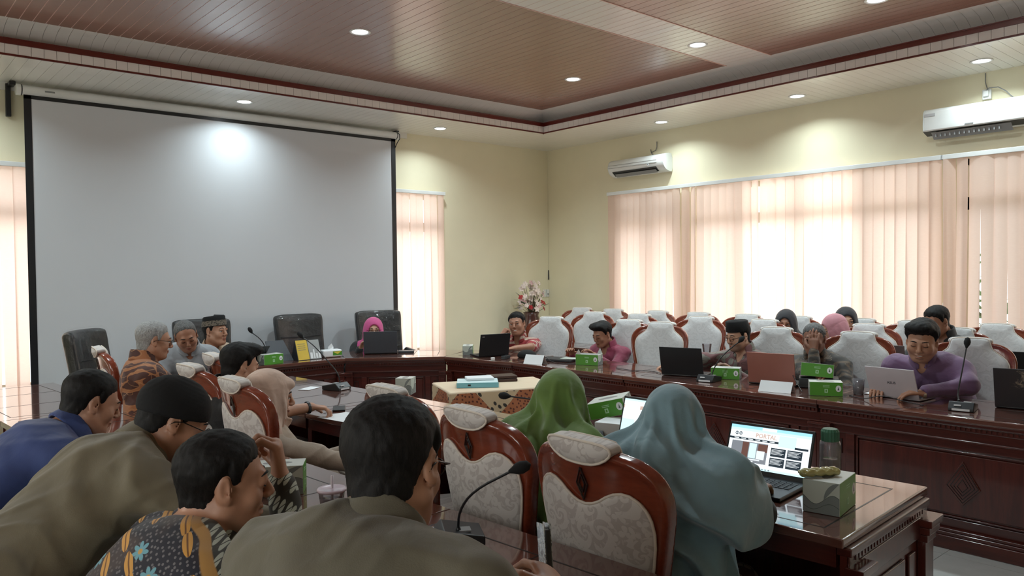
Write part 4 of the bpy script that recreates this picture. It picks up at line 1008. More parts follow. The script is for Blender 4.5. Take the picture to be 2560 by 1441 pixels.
def person(label, head, look, hip, byaw, sk='a', top=None, sleeve='long', hair='short', hcol='black', h=.0075, s=1.0, arms=None, hijab=None, cap=None, glasses=False, eyes='open', smile=0,
           fat=0.0, belly=0.0, build=1.0, mid=None, stub=0.0, collar=True, legs='navy', group=None, fold=.006, knees=None, cape=None, prints=None, neckback=0.0, shoulders=None, nd=.068, hs=1.02):
    T0 = np.array(hip, float).copy(); T0[2] = 0.0; L = lambda p: np.array(p, float) - T0
    c = L(head); R = rotm(*look); hip_ = L(hip); B = rotm(byaw); side = B[:, 0]; bf = B[:, 1]
    nb = c - R[:, 2] * .142 * s - R[:, 1] * .045 * s - bf * neckback
    bup = nrm(nb - hip_); sc = nb - bup * nd - bf * .012
    if shoulders is not None: side = nrm(side + V3(0, 0, shoulders))
    bk = nrm(np.cross(side, bup)) * -1
    if bk @ bf > 0: bk = -bk
    md = (hip_ + sc) / 2 + bk * (.03 if mid is None else mid)
    J = dict(hip=hip_, mid=md, sc=sc, nb=nb, side=side, bup=bup, bk=bk, build=build)
    sh = {'R': sc + side * .185 * build, 'L': sc - side * .185 * build}
    arms = arms or {}; A = {}
    for q, sg in (('R', 1), ('L', -1)):
        a = arms.get(q, {}); wr = L(a['wr']) if 'wr' in a else hip_ + bf * .42 + side * sg * .13 + V3(0, 0, .30)
        if 'wr' not in a: wr[2] = .80
        el = L(a['el']) if 'el' in a else ik(sh[q], wr, .275 * s, .245 * s, V3(0, 0, -1) + side * sg * .45 - bf * .1 if 'pole' not in a else np.array(a['pole'], float))
        d = np.array(a.get('d', nrm(wr - el)), float); n = np.array(a.get('n', (0, 0, 1)), float)
        A[q] = (sh[q], el, wr, d, n, a.get('curl', .35), a.get('thumb', 1 if q == 'R' else -1))
    # ---- skin: one continuous body
    F = Field(); ho = dict(eyes=eyes, smile=smile, fat=fat)
    head_shape(F, c, R, s, ho)
    F.capsule(c + R @ V3(0, -.022, -.055) * s, nb, .052 * s, .055 * s, .03)
    F.capsule(nb, sc, .058, .07, .03)
    torso_ops(F, J)
    for q in 'RL':
        a, e, w, d, n, cu, th = A[q]
        F.capsule(a, e, .046 * s, .038 * s, .04); F.capsule(e, w, .037 * s, .026 * s, .02)
        if not arms.get(q, {}).get('nohand'): hand_ops(F, w, d, n, s * hs, cu, th)
    me = F.mesh('person', h)
    nv = len(me.vertices); co = np.empty(nv * 3, F32); me.vertices.foreach_get('co', co); co = co.reshape(-1, 3); lc = (co - c) @ R / s
    lip = np.exp(-(((lc[:, 0]) / .024) ** 2 + ((lc[:, 1] - .093) / .014) ** 2 + ((lc[:, 2] + .0615) / .0085) ** 2) ** 2)
    stb = stub * np.clip(1 - (lc[:, 2] + .060) / .02, 0, 1) * np.clip((lc[:, 1] - .02) / .03, 0, 1) * np.clip((lc[:, 2] + .13) / .02, 0, 1) * (1 - lip)
    mus = min(1, stub * 1.3) * np.exp(-(((lc[:, 0]) / .026) ** 2 + ((lc[:, 2] + .046) / .0065) ** 2) ** 1.5) * (lc[:, 1] > .07)
    col = np.ones((nv, 4), F32); col[:, 0] = lip; col[:, 1] = np.clip(np.maximum(stb, mus), 0, 1); col[:, 2] = 0
    at = me.color_attributes.new('tint', 'FLOAT_COLOR', 'POINT'); at.data.foreach_set('color', col.ravel())
    root = link('person', me, SK[sk]); root.location = T0; tagit(root, label, 'person', group)
    LM = Matrix([[*(R[i] * s), c[i]] for i in range(3)] + [[0, 0, 0, 1]])
    # ---- face details
    if hijab is None or hijab.get('face', True):
        for q in (-1, 1):
            if eyes == 'open':
                e_ = MB().sphere((q * .031, .0775, .003), .0118, 12, LM).build('eye', M['eye_white'], root, smooth=True)
                MB().sphere((q * .031, .0850, .002), (.0058, .0052, .0058), 10, LM).build('iris', M['iris'], e_, smooth=True)
                MB().tube([LM @ Vector((q * (.031 + dx), .0905 - abs(dx) * .28 - dx * 0 , .0095 - dx * dx * 22)) for dx in (-.014, -.007, 0, .007, .014)], .0017 * s, 5).build('eyelash', HM['black'], root, smooth=True)
            else:
                MB().tube([LM @ Vector((q * (.031 + dx), .0905 - abs(dx) * .32, -.004 + dx * dx * 22)) for dx in (-.014, -.007, 0, .007, .014)], .0017 * s, 5).build('eyelash', HM['black'], root, smooth=True)
            MB().tube([LM @ Vector((q * x_, y_, z_)) for x_, y_, z_ in ((.014, .0925, .0245), (.026, .0925, .0285), (.038, .087, .028), (.048, .077, .022))], [.0022 * s, .0032 * s, .0028 * s, .0012 * s], 6).build('eyebrow', HM['black'], root, smooth=True)
        if smile: MB().sphere((0, .086, -.0605), (.019, .008, .0048), 12, LM).build('teeth', M['teeth'], root, smooth=True)
        else: MB().tube([LM @ Vector((x_, .0955 - abs(x_) * .25, -.0613 + abs(x_) * .04)) for x_ in (-.021, -.011, 0, .011, .021)], .0013 * s, 5).build('mouth', M['mouth'], root, smooth=True)
    if glasses:
        g_ = MB()
        for q in (-1, 1):
            pts = [(q * .032 + .0225 * cos(a), .099 - .12 * abs(.0225 * cos(a) * q + .032) * .6 + .004, .001 + .017 * sin(a)) for a in [2 * pi * k / 18 for k in range(19)]]
            g_.tube([LM @ Vector(p) for p in pts], .0014 * s, 5)
            g_.tube([LM @ Vector(p) for p in ((q * .054, .099, .006), (q * .072, .080, .007), (q * .081, .01, .008), (q * .083, -.012, .0), (q * .080, -.02, -.012))], .0017 * s, 5)
        g_.tube([LM @ Vector(p) for p in ((-.010, .101, .004), (0, .104, .007), (.010, .101, .004))], .0014 * s, 5); g_.build('glasses', M['glasses'], root, smooth=True)
    if hair and not hijab:
        link('hair', hair_shape(s, c, R, hair, min(h, .006), nb), HM[hcol], root)
    if cap:
        if cap[0] == 'peci':
            pr = [(.0005, .128), (.070, .126), (.078, .118), (.0855, .045), (.083, .040)] ; 
            mb = MB(); n_ = 28; vs = []; fs = []
            for r_, z_ in pr: vs += [LM @ Vector((r_ * cos(2 * pi * k / n_), -.010 + r_ * 1.20 * sin(2 * pi * k / n_), z_ + .010 * sin(2 * pi * k / n_))) for k in range(n_)]
            for i in range(len(pr) - 1): fs += [(i * n_ + k, (i + 1) * n_ + k, (i + 1) * n_ + (k + 1) % n_, i * n_ + (k + 1) % n_) for k in range(n_)]
            cp_ = mb.add(vs, fs).build('cap', cap[1], root, smooth=True)
            if len(cap) > 2:
                mb = MB(); vs = [LM @ Vector((r_ * cos(2 * pi * k / n_), -.010 + r_ * 1.20 * sin(2 * pi * k / n_), z_ + .010 * sin(2 * pi * k / n_))) for r_, z_ in ((.0875, .044), (.0850, .088)) for k in range(n_)]
                mb.add(vs, [(k, (k + 1) % n_, n_ + (k + 1) % n_, n_ + k) for k in range(n_)]).build('cap_band', cap[2], cp_, smooth=True)
        else:
            def fn(X, Y, Z, z0=cap[2] if len(cap) > 2 else .036):
                p = [(X - c[0]) / s, (Y - c[1]) / s, (Z - c[2]) / s]; x, y, z = [p[0] * R[0, i] + p[1] * R[1, i] + p[2] * R[2, i] for i in range(3)]
                k0 = np.sqrt((x / .092) ** 2 + ((y + .014) / .110) ** 2 + ((z - .035) / .094) ** 2) + 1e-6; k1 = np.sqrt((x / .092 ** 2) ** 2 + ((y + .014) / .110 ** 2) ** 2 + ((z - .035) / .094 ** 2) ** 2) + 1e-6
                return np.maximum(k0 * (k0 - 1) / k1 + .0012 * np.sin(z * 600), (z0 + y * .22) - z) * s
            link('cap', Field().add(fn, c - .15 * s, c + .15 * s, .002).mesh('cap', min(h, .006)), cap[1], root)
    # ---- shirt
    g = .013
    if top:
        F = Field(); torso_ops(F, J, g, belly)
        F.capsule(nb - bup * .030, sc, .066, .09, .05)
        for q in 'RL':
            a, e, w, d, n, cu, th = A[q]
            if sleeve == 'long': F.capsule(a, e, .062 * s, .052 * s, .05); F.capsule(e, w - nrm(w - e) * .012, .051 * s, .036 * s, .03)
            elif sleeve == 'short': F.capsule(a, a + (e - a) * .80, .064 * s, .056 * s, .05)
        F.disp(folds(sc, (nrm(bup + side * .5), nrm(side - bup * .4), bk), fold * 1.15, 30, int(abs(head[1] * 100)) + 3)); F.disp(folds(sc, (nrm(bup - side * .8), nrm(side + bk), bk), fold * .55, 62, int(abs(head[0] * 100)) + 3))
        F.capsule(nb + bup * .0, c + R @ V3(0, .0, -.04) * s, .063 * s, .085 * s, .008, 's')
        F.ell(nb + bf * .075 - bup * .030, V3(.030, .055, .055), np.stack([side, -bk, bup], 1), .01, 's')
        shirt = link('shirt', F.mesh('shirt', h), CL[top], root)
        if collar and not hijab:
            ax = nrm(nb - sc + bup * .05 + bk * .0); cc = nb + bup * .024 + (c - nb) * .09
            def fn(X, Y, Z):
                px, py, pz = X - cc[0], Y - cc[1], Z - cc[2]; hh = px * ax[0] + py * ax[1] + pz * ax[2]; ff = px * bf[0] + py * bf[1] + pz * bf[2]
                rho = np.sqrt(np.maximum(px * px + py * py + pz * pz - hh * hh, 0)); d = np.sqrt(np.maximum(np.abs(hh + ff * .30) - .031, 0) ** 2 + (rho - .077 + hh * .30) ** 2) - .0055
                return np.maximum(d, (ff - .058))
            link('collar', Field().add(fn, cc - .13, cc + .13, .003).mesh('collar', min(h, .006)), CL[top], shirt)
    # ---- legs
    if legs:
        F = Field(); kn = {}
        for q, sg in (('R', 1), ('L', -1)):
            hp = hip_ + side * sg * .09 + V3(0, 0, -.01); k_ = hip_ + bf * .42 + side * sg * .13 if knees is None else L(knees) + side * sg * .10
            k_ = np.array(k_); k_[2] = .47; ft = k_ + bf * .02; ft = V3(ft[0], ft[1], .06)
            F.capsule(hp, k_, .092, .066, .05); F.capsule(k_, ft, .064, .045, .03); F.ell(ft + bf * .06 + V3(0, 0, -.015), (.045, .10, .04), B, .02)
        link('trousers' if legs != 'batik_skirt' else 'skirt', F.mesh('legs', .013), CL[legs], root)
    # ---- headscarf
    if hijab:
        F = Field(); P = lambda *a: c + R @ (V3(*a) * s); hk = hijab
        F.ell(P(0, -.012, .020), V3(.098, .114, .110) * s, R, .03)
        F.ell(P(0, .012, -.045), V3(.088, .092, .090) * s, R, .04)
        F.capsule(P(0, -.015, -.06), nb - bup * .01, .092 * s, .088, .06)
        if hk.get('peak'): F.capsule(P(-.02, .085, .062), P(.02, .085, .062), .022 * s, .022 * s, .03)
        F.ecap(sc - side * .11, sc + side * .11, (.095, .105), (.095, .105), bup, .07) if hk.get('short') else None
        if not hk.get('short'):
            w_ = hk.get('w', .0)
            F.capsule(sc - side * .15, sc + side * .15, .092 + w_, .092 + w_, .08)
            dr = hk.get('drop', .45); e1 = sc + (md - sc) * min(1, dr * 2); F.ecap(sc, e1, (.20 + w_, .135 + w_), (.220 + w_, .155 + w_), side, .06)
            if dr > .5: F.ecap(e1, hip_ - bup * (dr - 1) * .4, (.220 + w_, .160 + w_), (.245 + w_, .185 + w_), side, .06)
            for q in 'RL':
                a, e, w, d, n, cu, th = A[q]; f_ = hk.get('arm', .7); F.capsule(a, a + (e - a) * f_, .085 + w_, .075 + w_, .07)
        A_ = hk.get('amp', .007); ph = hk.get('ph', 0.)
        def dfn(X, Y, Z):
            px, py, pz = (X - c[0]), (Y - c[1]), (Z - c[2]); x, y, z = [px * R[0, i] + py * R[1, i] + pz * R[2, i] for i in range(3)]
            th = np.arctan2(x, -y); g_ = np.clip((.085 - z) / .12, 0, 1); low = np.clip((-.13 - z) / .10, 0, 1)
            wp = .8 * np.sin(9 * z + 2 * th + ph) + .5 * np.sin(17 * z - 3 * th)
            f1 = np.sin(5 * th + 8 * z + 1.6 * wp + ph); f2 = np.sin(38 * (z * .8 + (px * side[0] + py * side[1] + pz * side[2]) * .75) + 2.0 * wp + ph)
            f3 = np.sin(9 * th + 14 * z - 1.3 * wp)
            return A_ * (g_ * (1 - low) * (1.1 - 1.9 * (.5 + .5 * f1) ** 2 - .9 * (.5 + .5 * f3) ** 3) + low * 1.5 * (.9 - 2.0 * (.5 + .5 * f2) ** 3 + .35 * f1))
        F.disp(dfn)
        if hk.get('face', True): F.ell(P(0, .105, -.014), V3(.058, .075, .080) * s, R, .010, 's')
        if hk.get('veil'): F.ell(P(0, .070, -.05), V3(.07, .05, .055) * s, R, .02)
        link('headscarf', F.mesh('headscarf', hk.get('h', h)), CL[hk['mat']], root)
    return root
def wrist_band(root, wr, d, mat, r=.034, w=.012, name='wristwatch', face=True):
    T0 = np.array(root.location); p = np.array(wr) - T0; d = nrm(d); mb = MB()
    for k in (-.6, 0, .6): mb.ring(tuple(p + d * k * w * .6), r, w * .42, tuple(d), 18, 6, .8)
    o = mb.build(name, mat, root, smooth=True)
    return o
M['watch'] = plain('black_watch', (.012, .012, .014), .35); M['gold_watch'] = plain('steel_watch', (.45, .40, .30), .3, metal=.8)
bcap = cloth('black_velvet_cap', (.0045, .0045, .0055), .9, .2, 420, 0, .05, .0); band = batik_blobs('patterned_cap_band', (.16, .13, .10), (.03, .025, .02), (.3, .25, .18), 60, .4)

# --- foreground, left row
person('large man in an olive shirt seen from behind in the centre foreground', (.739, 1.177, 1.255), (62, -16, 4), (.30, .98, .50), 68, 'a', 'olive', h=.0048, nd=.042, knees=None, s=1.0, hair='short', glasses=True, build=1.20,
       arms={'R': dict(wr=(1.00, 1.03, .985), el=(.90, .86, .90), d=(.40, .85, .30), n=(.5, -.3, .8), curl=.55), 'L': dict(wr=(1.12, 1.50, .80))}, mid=.05, belly=.03, fold=.007, eyes='open')
person('man in navy flowered batik shirt smiling in profile, fist raised to his forehead', (.675, 1.824, 1.108), (104, -6, 0), (.14, 1.66, .50), 92, 'a', 'batik_navy', h=.0048, hs=1.2, nd=.050, s=1.0, hair='short', smile=1, fat=.004, build=1.05,
       arms={'R': dict(wr=(.98, 1.60, .80), pole=(-.2, -.6, -1)), 'L': dict(wr=(.835, 1.868, 1.075), el=(.835, 1.80, .835), d=(-.10, .05, 1), n=(.85, -.35, .1), curl=.95)}, fold=.004, eyes='closed')
person('man in a khaki olive shirt with black cap and glasses, bending forward at the left', (.713, 2.311, 1.185), (97, -30, 0), (.02, 2.12, .50), 84, 'a', 'khaki', h=.0055, nd=.05, s=.95, hair='short', cap=('kopiah', bcap, .012), glasses=True, stub=.5,
       arms={'R': dict(wr=(1.02, 2.02, .82), el=(.76, 1.90, .90)), 'L': dict(wr=(1.05, 2.45, .80))}, mid=.07, belly=.02, fold=.009, build=1.08, eyes='closed')
person('man in a royal blue shirt bending over the left table row', (.672, 3.087, 1.145), (88, -22, 0), (.00, 2.95, .50), 82, 'a', 'blue', 'short', h=.0058, s=.94, hair='short', arms={'R': dict(wr=(1.00, 2.90, .80)), 'L': dict(wr=(1.05, 3.2, .80))}, mid=.09, fold=.006, build=1.04, eyes='closed')
# --- middle row
person('woman in a beige headscarf and beige uniform in profile', (1.645, 3.800, .968), (106, -6, 0), (1.86, 3.68, .46), 112, 'a', 'beige', h=.006, s=1.13, hair=None, hijab=dict(mat='beigeh', peak=True, short=True, amp=.011), arms={'R': dict(wr=(1.90, 3.32, .66), el=(1.72, 3.48, .70)), 'L': dict(wr=(2.02, 3.62, .66))}, fold=.006, legs='beige')
dk_ = person('dark-haired man in black reaching over the table behind the beige headscarf', (1.690, 4.285, 1.085), (88, -14, 0), (1.72, 4.40, .47), 90, 'a', 'black', 'short', h=.006, s=1.0, hair='thick',
       arms={'R': dict(wr=(2.04, 4.13, .825), el=(1.86, 4.12, .82), d=(.8, -.25, -.12), n=(.1, 0, 1), curl=.50), 'L': dict(wr=(2.02, 4.62, .62))}, eyes='closed')
wrist_band(dk_, (2.02, 4.13, .825), (.9, 0, 0), M['watch'])
person('grey-haired man with glasses in an orange and brown batik shirt', (1.495, 5.183, 1.185), (97, -10, 0), (1.52, 5.12, .50), 92, 'a', 'batik_orange', h=.0065, s=1.0, hair='short', hcol='grey', glasses=True, build=1.05, arms={'R': dict(wr=(1.90, 5.02, .78)), 'L': dict(wr=(1.95, 5.3, .80))}, fold=.004)
person('woman in a green headscarf seen from behind at the middle row', (2.136, 2.171, 1.085), (72, -16, 0), (2.02, 2.24, .48), 84, 'c', 'green_lace', h=.0055, s=.97, hair=None, hijab=dict(mat='greenh', amp=.015, drop=.40, ph=1.2, face=True, arm=.12), arms={'R': dict(wr=(2.46, 2.06, .80), el=(2.26, 1.98, .86)), 'L': dict(wr=(2.45, 2.36, .80))}, legs='green_lace', fold=.006)
person('woman in a blue-grey headscarf typing on the near laptop', (2.063, 1.571, 1.092), (60, -14, 2), (1.97, 1.60, .48), 80, 'b', 'black', h=.005, s=.98, hair=None, hijab=dict(mat='blueh', amp=.017, drop=1.10, ph=3.0, arm=.50, w=.030), arms={'R': dict(wr=(2.44, 1.50, .815), el=(2.24, 1.37, .80), d=(.9, .25, -.1), n=(0, 0, 1), curl=.45), 'L': dict(wr=(2.42, 1.68, .80))}, legs='batik_skirt', fold=.005)
# --- presidium
person('grey-haired man in a grey shirt leaning his tilted head to the right', (1.951, 5.978, 1.141), (190, -26, -12), (1.98, 6.30, .50), 186, 'b', 'grey', h=.0075, s=.98, hair='thin', hcol='dark_grey', eyes='closed', arms={'R': dict(wr=(1.80, 5.72, .80)), 'L': dict(wr=(2.10, 5.70, .80))}, stub=.2)
person('man in a cream shirt wearing a patterned black cap', (2.62, 7.22, 1.072), (148, 0, 0), (2.66, 7.50, .50), 170, 'a', 'cream', h=.008, s=1.12, hair='crop', cap=('peci', bcap, band), build=1.05)
person('woman in a magenta headscarf with glasses behind a grey laptop', (4.304, 7.22, .985), (206, -4, 0), (4.40, 7.44, .44), 208, 'c', 'black', h=.008, s=1.05, hair=None, hijab=dict(mat='pinkh', short=True, amp=.004), glasses=True)
# --- right wing
person('smiling man in a red and cream batik shirt resting his chin on his hand', (5.501, 6.254, 1.025), (238, 0, -6), (5.66, 6.36, .47), 250, 'b', 'batik_red', 'short', h=.008, s=1.08, hair='short', smile=1, arms={'R': dict(wr=(5.29, 6.26, .91), el=(5.20, 6.28, .80), d=(.45, -.1, .6), n=(-.8, .1, .4), curl=1.0), 'L': dict(wr=(5.22, 5.98, .80), el=(5.42, 5.95, .80))})
person('boy in a maroon shirt looking down behind the torn green tissue box', (5.598, 5.108, .968), (272, -20, 0), (5.70, 5.12, .44), 262, 'b', 'maroon', h=.008, s=1.0, hair='thick', eyes='closed', build=.92)
person('man with black cap, glasses and beard in a dark patterned shirt', (5.513, 3.54, 1.045), (284, -12, 0), (5.60, 3.50, .48), 276, 'c', 'batik_grey', h=.0068, s=1.02, hair='short', cap=('peci', bcap), glasses=True, stub=.9, arms={'R': dict(wr=(5.24, 4.00, .80), el=(5.42, 3.82, .84)), 'L': dict(wr=(5.22, 3.40, .80))}, eyes='closed')
person('man in a black and brown batik shirt covering his face with one hand', (5.496, 2.88, 1.062), (252, -6, 0), (5.62, 2.84, .48), 258, 'd', 'batik_dark', h=.0068, s=1.0, hair='crop', hcol='dark_grey', arms={'R': dict(wr=(5.372, 2.815, .985), el=(5.31, 2.80, .80), d=(.02, .03, 1), n=(-.95, -.2, .1), curl=.18), 'L': dict(wr=(5.20, 2.62, .80))})
pp_ = person('smiling man in a purple shirt looking down at the white laptop', (5.251, 2.02, 1.117), (258, -18, 3), (5.56, 1.95, .48), 262, 'a', 'purple', h=.006, s=1.10, hair='thick', smile=1, eyes='closed', fat=.006, stub=.35, build=1.12, belly=.03, arms={'R': dict(wr=(5.10, 2.22, .82), el=(5.38, 2.28, .86)), 'L': dict(wr=(5.03, 1.92, .815), el=(5.30, 1.77, .85), d=(-.6, .8, .0))}, fold=.006)
wrist_band(pp_, (5.03, 1.925, .815), (-.6, .8, 0), M['gold_watch'])
# --- rear rows
person('woman in a dark headscarf in the last row under the windows', (6.917, 3.91, 1.065), (250, -10, 0), (7.00, 3.92, .48), 260, 'b', 'black', h=.009, s=1.0, hair=None, hijab=dict(mat='darkh', short=True, amp=.003))
person('woman in a black headscarf peeping over the rear chairs', (6.924, 3.32, 1.105), (236, -6, 0), (7.00, 3.34, .48), 256, 'c', 'black', h=.009, s=1.0, hair=None, hijab=dict(mat='darkh', short=True, amp=.003))
person('woman in a dusty pink headscarf turned away in the rear rows', (6.457, 3.20, 1.070), (310, -20, 0), (6.50, 3.20, .46), 290, 'c', 'white', h=.009, s=.97, hair=None, hijab=dict(mat='pink2', short=True, amp=.003))
person('dark-haired person half hidden behind the man in purple', (6.408, 2.36, 1.165), (290, -20, 0), (6.48, 2.36, .50), 280, 'b', 'black', h=.009, s=1.0, hair='short', eyes='closed')
# ================================================================ THINGS ON THE DESKS
ZT = .761
M['box_green'] = plain('green_carton', (.085, .30, .03), .45); M['box_white'] = plain('white_carton', (.62, .64, .60), .45); M['box_teal'] = plain('grey_green_print', (.22, .25, .24), .45)
M['box_pale'] = plain('pale_print', (.55, .60, .53), .45); M['line'] = plain('print_line', (.09, .11, .10), .5); M['pgreen'] = plain('pale_green_print', (.45, .70, .45), .5)
M['tissue'] = plain('tissue_paper', (.82, .84, .86), .9)
def flat(parent, name, poly, mat, mt, th=.0006):
    return MB().prism(poly, 0, th, mt).build(name, mat, parent)
def text(parent, name, body, mat, mt, size, align='CENTER'):
    cu = bpy.data.curves.new(name, 'FONT'); cu.body = body; cu.size = size; cu.align_x = align; cu.align_y = 'CENTER'; cu.extrude = .0003; cu.offset = .0007; cu.resolution_u = 2
    o = bpy.data.objects.new(name, cu); COL.objects.link(o); me = bpy.data.meshes.new_from_object(o); bpy.data.objects.remove(o); o = link(name, me, mat, parent); o.matrix_local = mt; return o
def wave(a, b, y0, amp, n=16, ph=0): return [(a + (b - a) * i / n, y0 + amp * sin(ph + 2 * pi * i / n)) for i in range(n + 1)]
def tissue_box(label, loc, rz, L=.20, W=.11, H=.095, tilt=None, green='long', open_=False, sheet=False, group='green and white tissue boxes'):
    """long faces look to -y and +y; short faces to -x and +x"""
    t = thing('tissue_box', label, 'tissue box', loc, rz, group)
    if tilt: t.rotation_euler = (tilt[0], tilt[1], rz)
    MB().box(-L / 2, L / 2, -W / 2, W / 2, 0, H).build('carton', M['box_white'], t, bevel=.0015)
    FL = lambda sgn: Matrix.Translation((0, sgn * W / 2, 0)) @ Matrix.Rotation(pi / 2, 4, 'X') @ (Matrix.Identity(4) if sgn < 0 else Matrix.Rotation(pi, 4, 'Y'))      # x right, y up on the long face
    FS = lambda sgn: Matrix.Translation((sgn * L / 2, 0, 0)) @ Matrix.Rotation(sgn * pi / 2, 4, 'Z') @ Matrix.Rotation(pi / 2, 4, 'X')
    def greenface(mt, w):
        flat(t, 'green_print', [(-w / 2 + .001, .001), (w / 2 - .001, .001), (w / 2 - .001, H - .001), (-w / 2 + .001, H - .001)], M['box_green'], mt)
        mt2 = mt @ Matrix.Translation((0, 0, .0006))
        flat(t, 'logo_square', [(-.010, .022), (.010, .022), (.010, .046), (-.010, .046)], M['pgreen'], mt2); flat(t, 'logo_mark', [(-.004, .027), (.004, .027), (.004, .041), (-.004, .041)], M['box_green'], mt2 @ Matrix.Translation((0, 0, .0004)))
        if w > .15:
            ov = [(w / 2 - .026 + .017 * cos(q), H * .55 + .021 * sin(q)) for q in [2 * pi * k / 16 for k in range(16)]]; flat(t, 'oval_logo', ov, M['paper'], mt2); flat(t, 'leaf_mark', [(w / 2 - .032, H * .55 - .010), (w / 2 - .021, H * .55 - .010), (w / 2 - .026, H * .55 + .013)], M['line'], mt2 @ Matrix.Translation((0, 0, .0005)))
        for k in range(2): flat(t, 'print_rule', [(-.020, H - .024 - k * .008), (.020, H - .024 - k * .008), (.020, H - .021 - k * .008), (-.020, H - .021 - k * .008)], M['pgreen'], mt2)
    def waveface(mt, w):
        a, b = -w / 2 + .001, w / 2 - .001
        flat(t, 'pale_print', [(a, .001), (b, .001), (b, H - .001), (a, H - .001)], M['box_pale'], mt)
        m2 = mt @ Matrix.Translation((0, 0, .0006)); up = wave(a, b, H * .45, H * .16, ph=2.6)
        flat(t, 'wave_print', [(a, .001), (b, .001)] + up[::-1], M['box_teal'], m2)
        flat(t, 'round_print', [(b, H - .001)] + [(b - w * .42 * sin(q) , H - .001 - (H * .62) * (1 - cos(q)) * .9) for q in [pi / 2 * (1 - k / 8) for k in range(9)]][::-1][::-1], M['box_teal'], m2)
        m3 = mt @ Matrix.Translation((0, 0, .0012))
        for q in (0, 1): 
            l_ = wave(a, b, H * (.45 - .22 * q), H * (.16 - .05 * q), ph=2.6 + q * .5); flat(t, 'wave_line', l_ + [(x, y - .0016) for x, y in l_[::-1]], M['line'], m3)
    for sg in (-1, 1):
        (greenface if green == 'long' else waveface)(FL(sg), L); (greenface if green == 'short' else waveface)(FS(sg), W)
    top = Matrix.Translation((0, 0, H))
    if open_:
        MB().add([(-L / 2, -W / 2, H), (-L / 2 + .03, -W / 2, H + .045), (-L / 2 + .05, -W / 2 + .005, H)], [(0, 2, 1), (0, 1, 2)]).add([(L / 2 - .05, W / 2, H), (L / 2 - .02, W / 2 - .01, H + .055), (L / 2, W / 2, H)], [(0, 2, 1), (0, 1, 2)]).build('torn_flap', M['box_white'], t)
        flat(t, 'dark_opening', [(-L / 2 + .01, -W / 2 + .01), (L / 2 - .01, -W / 2 + .01), (L / 2 - .01, W / 2 - .01), (-L / 2 + .01, W / 2 - .01)], M['grey_plastic'], top)
    else:
        flat(t, 'slot', [(.055 * cos(q), .018 * sin(q)) for q in [2 * pi * k / 16 for k in range(16)]], M['grey_plastic'], top)
    if sheet:
        MB().add([(-.04, 0, H), (.04, .0, H), (.03, .012, H + .03), (-.025, -.012, H + .028), (.0, .02, H + .05)], [(0, 1, 2, 3), (3, 2, 4), (0, 3, 4), (1, 4, 2)]).build('tissue', M['tissue'], t)
    return t
M['scr_white'] = emis('screen_white', (.78, .90, .96), 1.05); M['scr_blue'] = emis('screen_blue', (.30, .62, .80), .9); M['scr_dark'] = emis('screen_dark', (.02, .035, .05), .6); M['scr_grey'] = emis('screen_grey', (.22, .24, .27), .7)
M['scr_tan'] = emis('screen_tan', (.55, .40, .34), .8); M['scr_pale'] = emis('screen_pale_blue', (.48, .76, .82), 1.0); M['scr_brown'] = emis('screen_brown', (.16, .075, .06), .6); M['scr_text'] = emis('screen_text', (.70, .75, .78), .8); M['key'] = plain('laptop_key', (.018, .018, .022), .5)
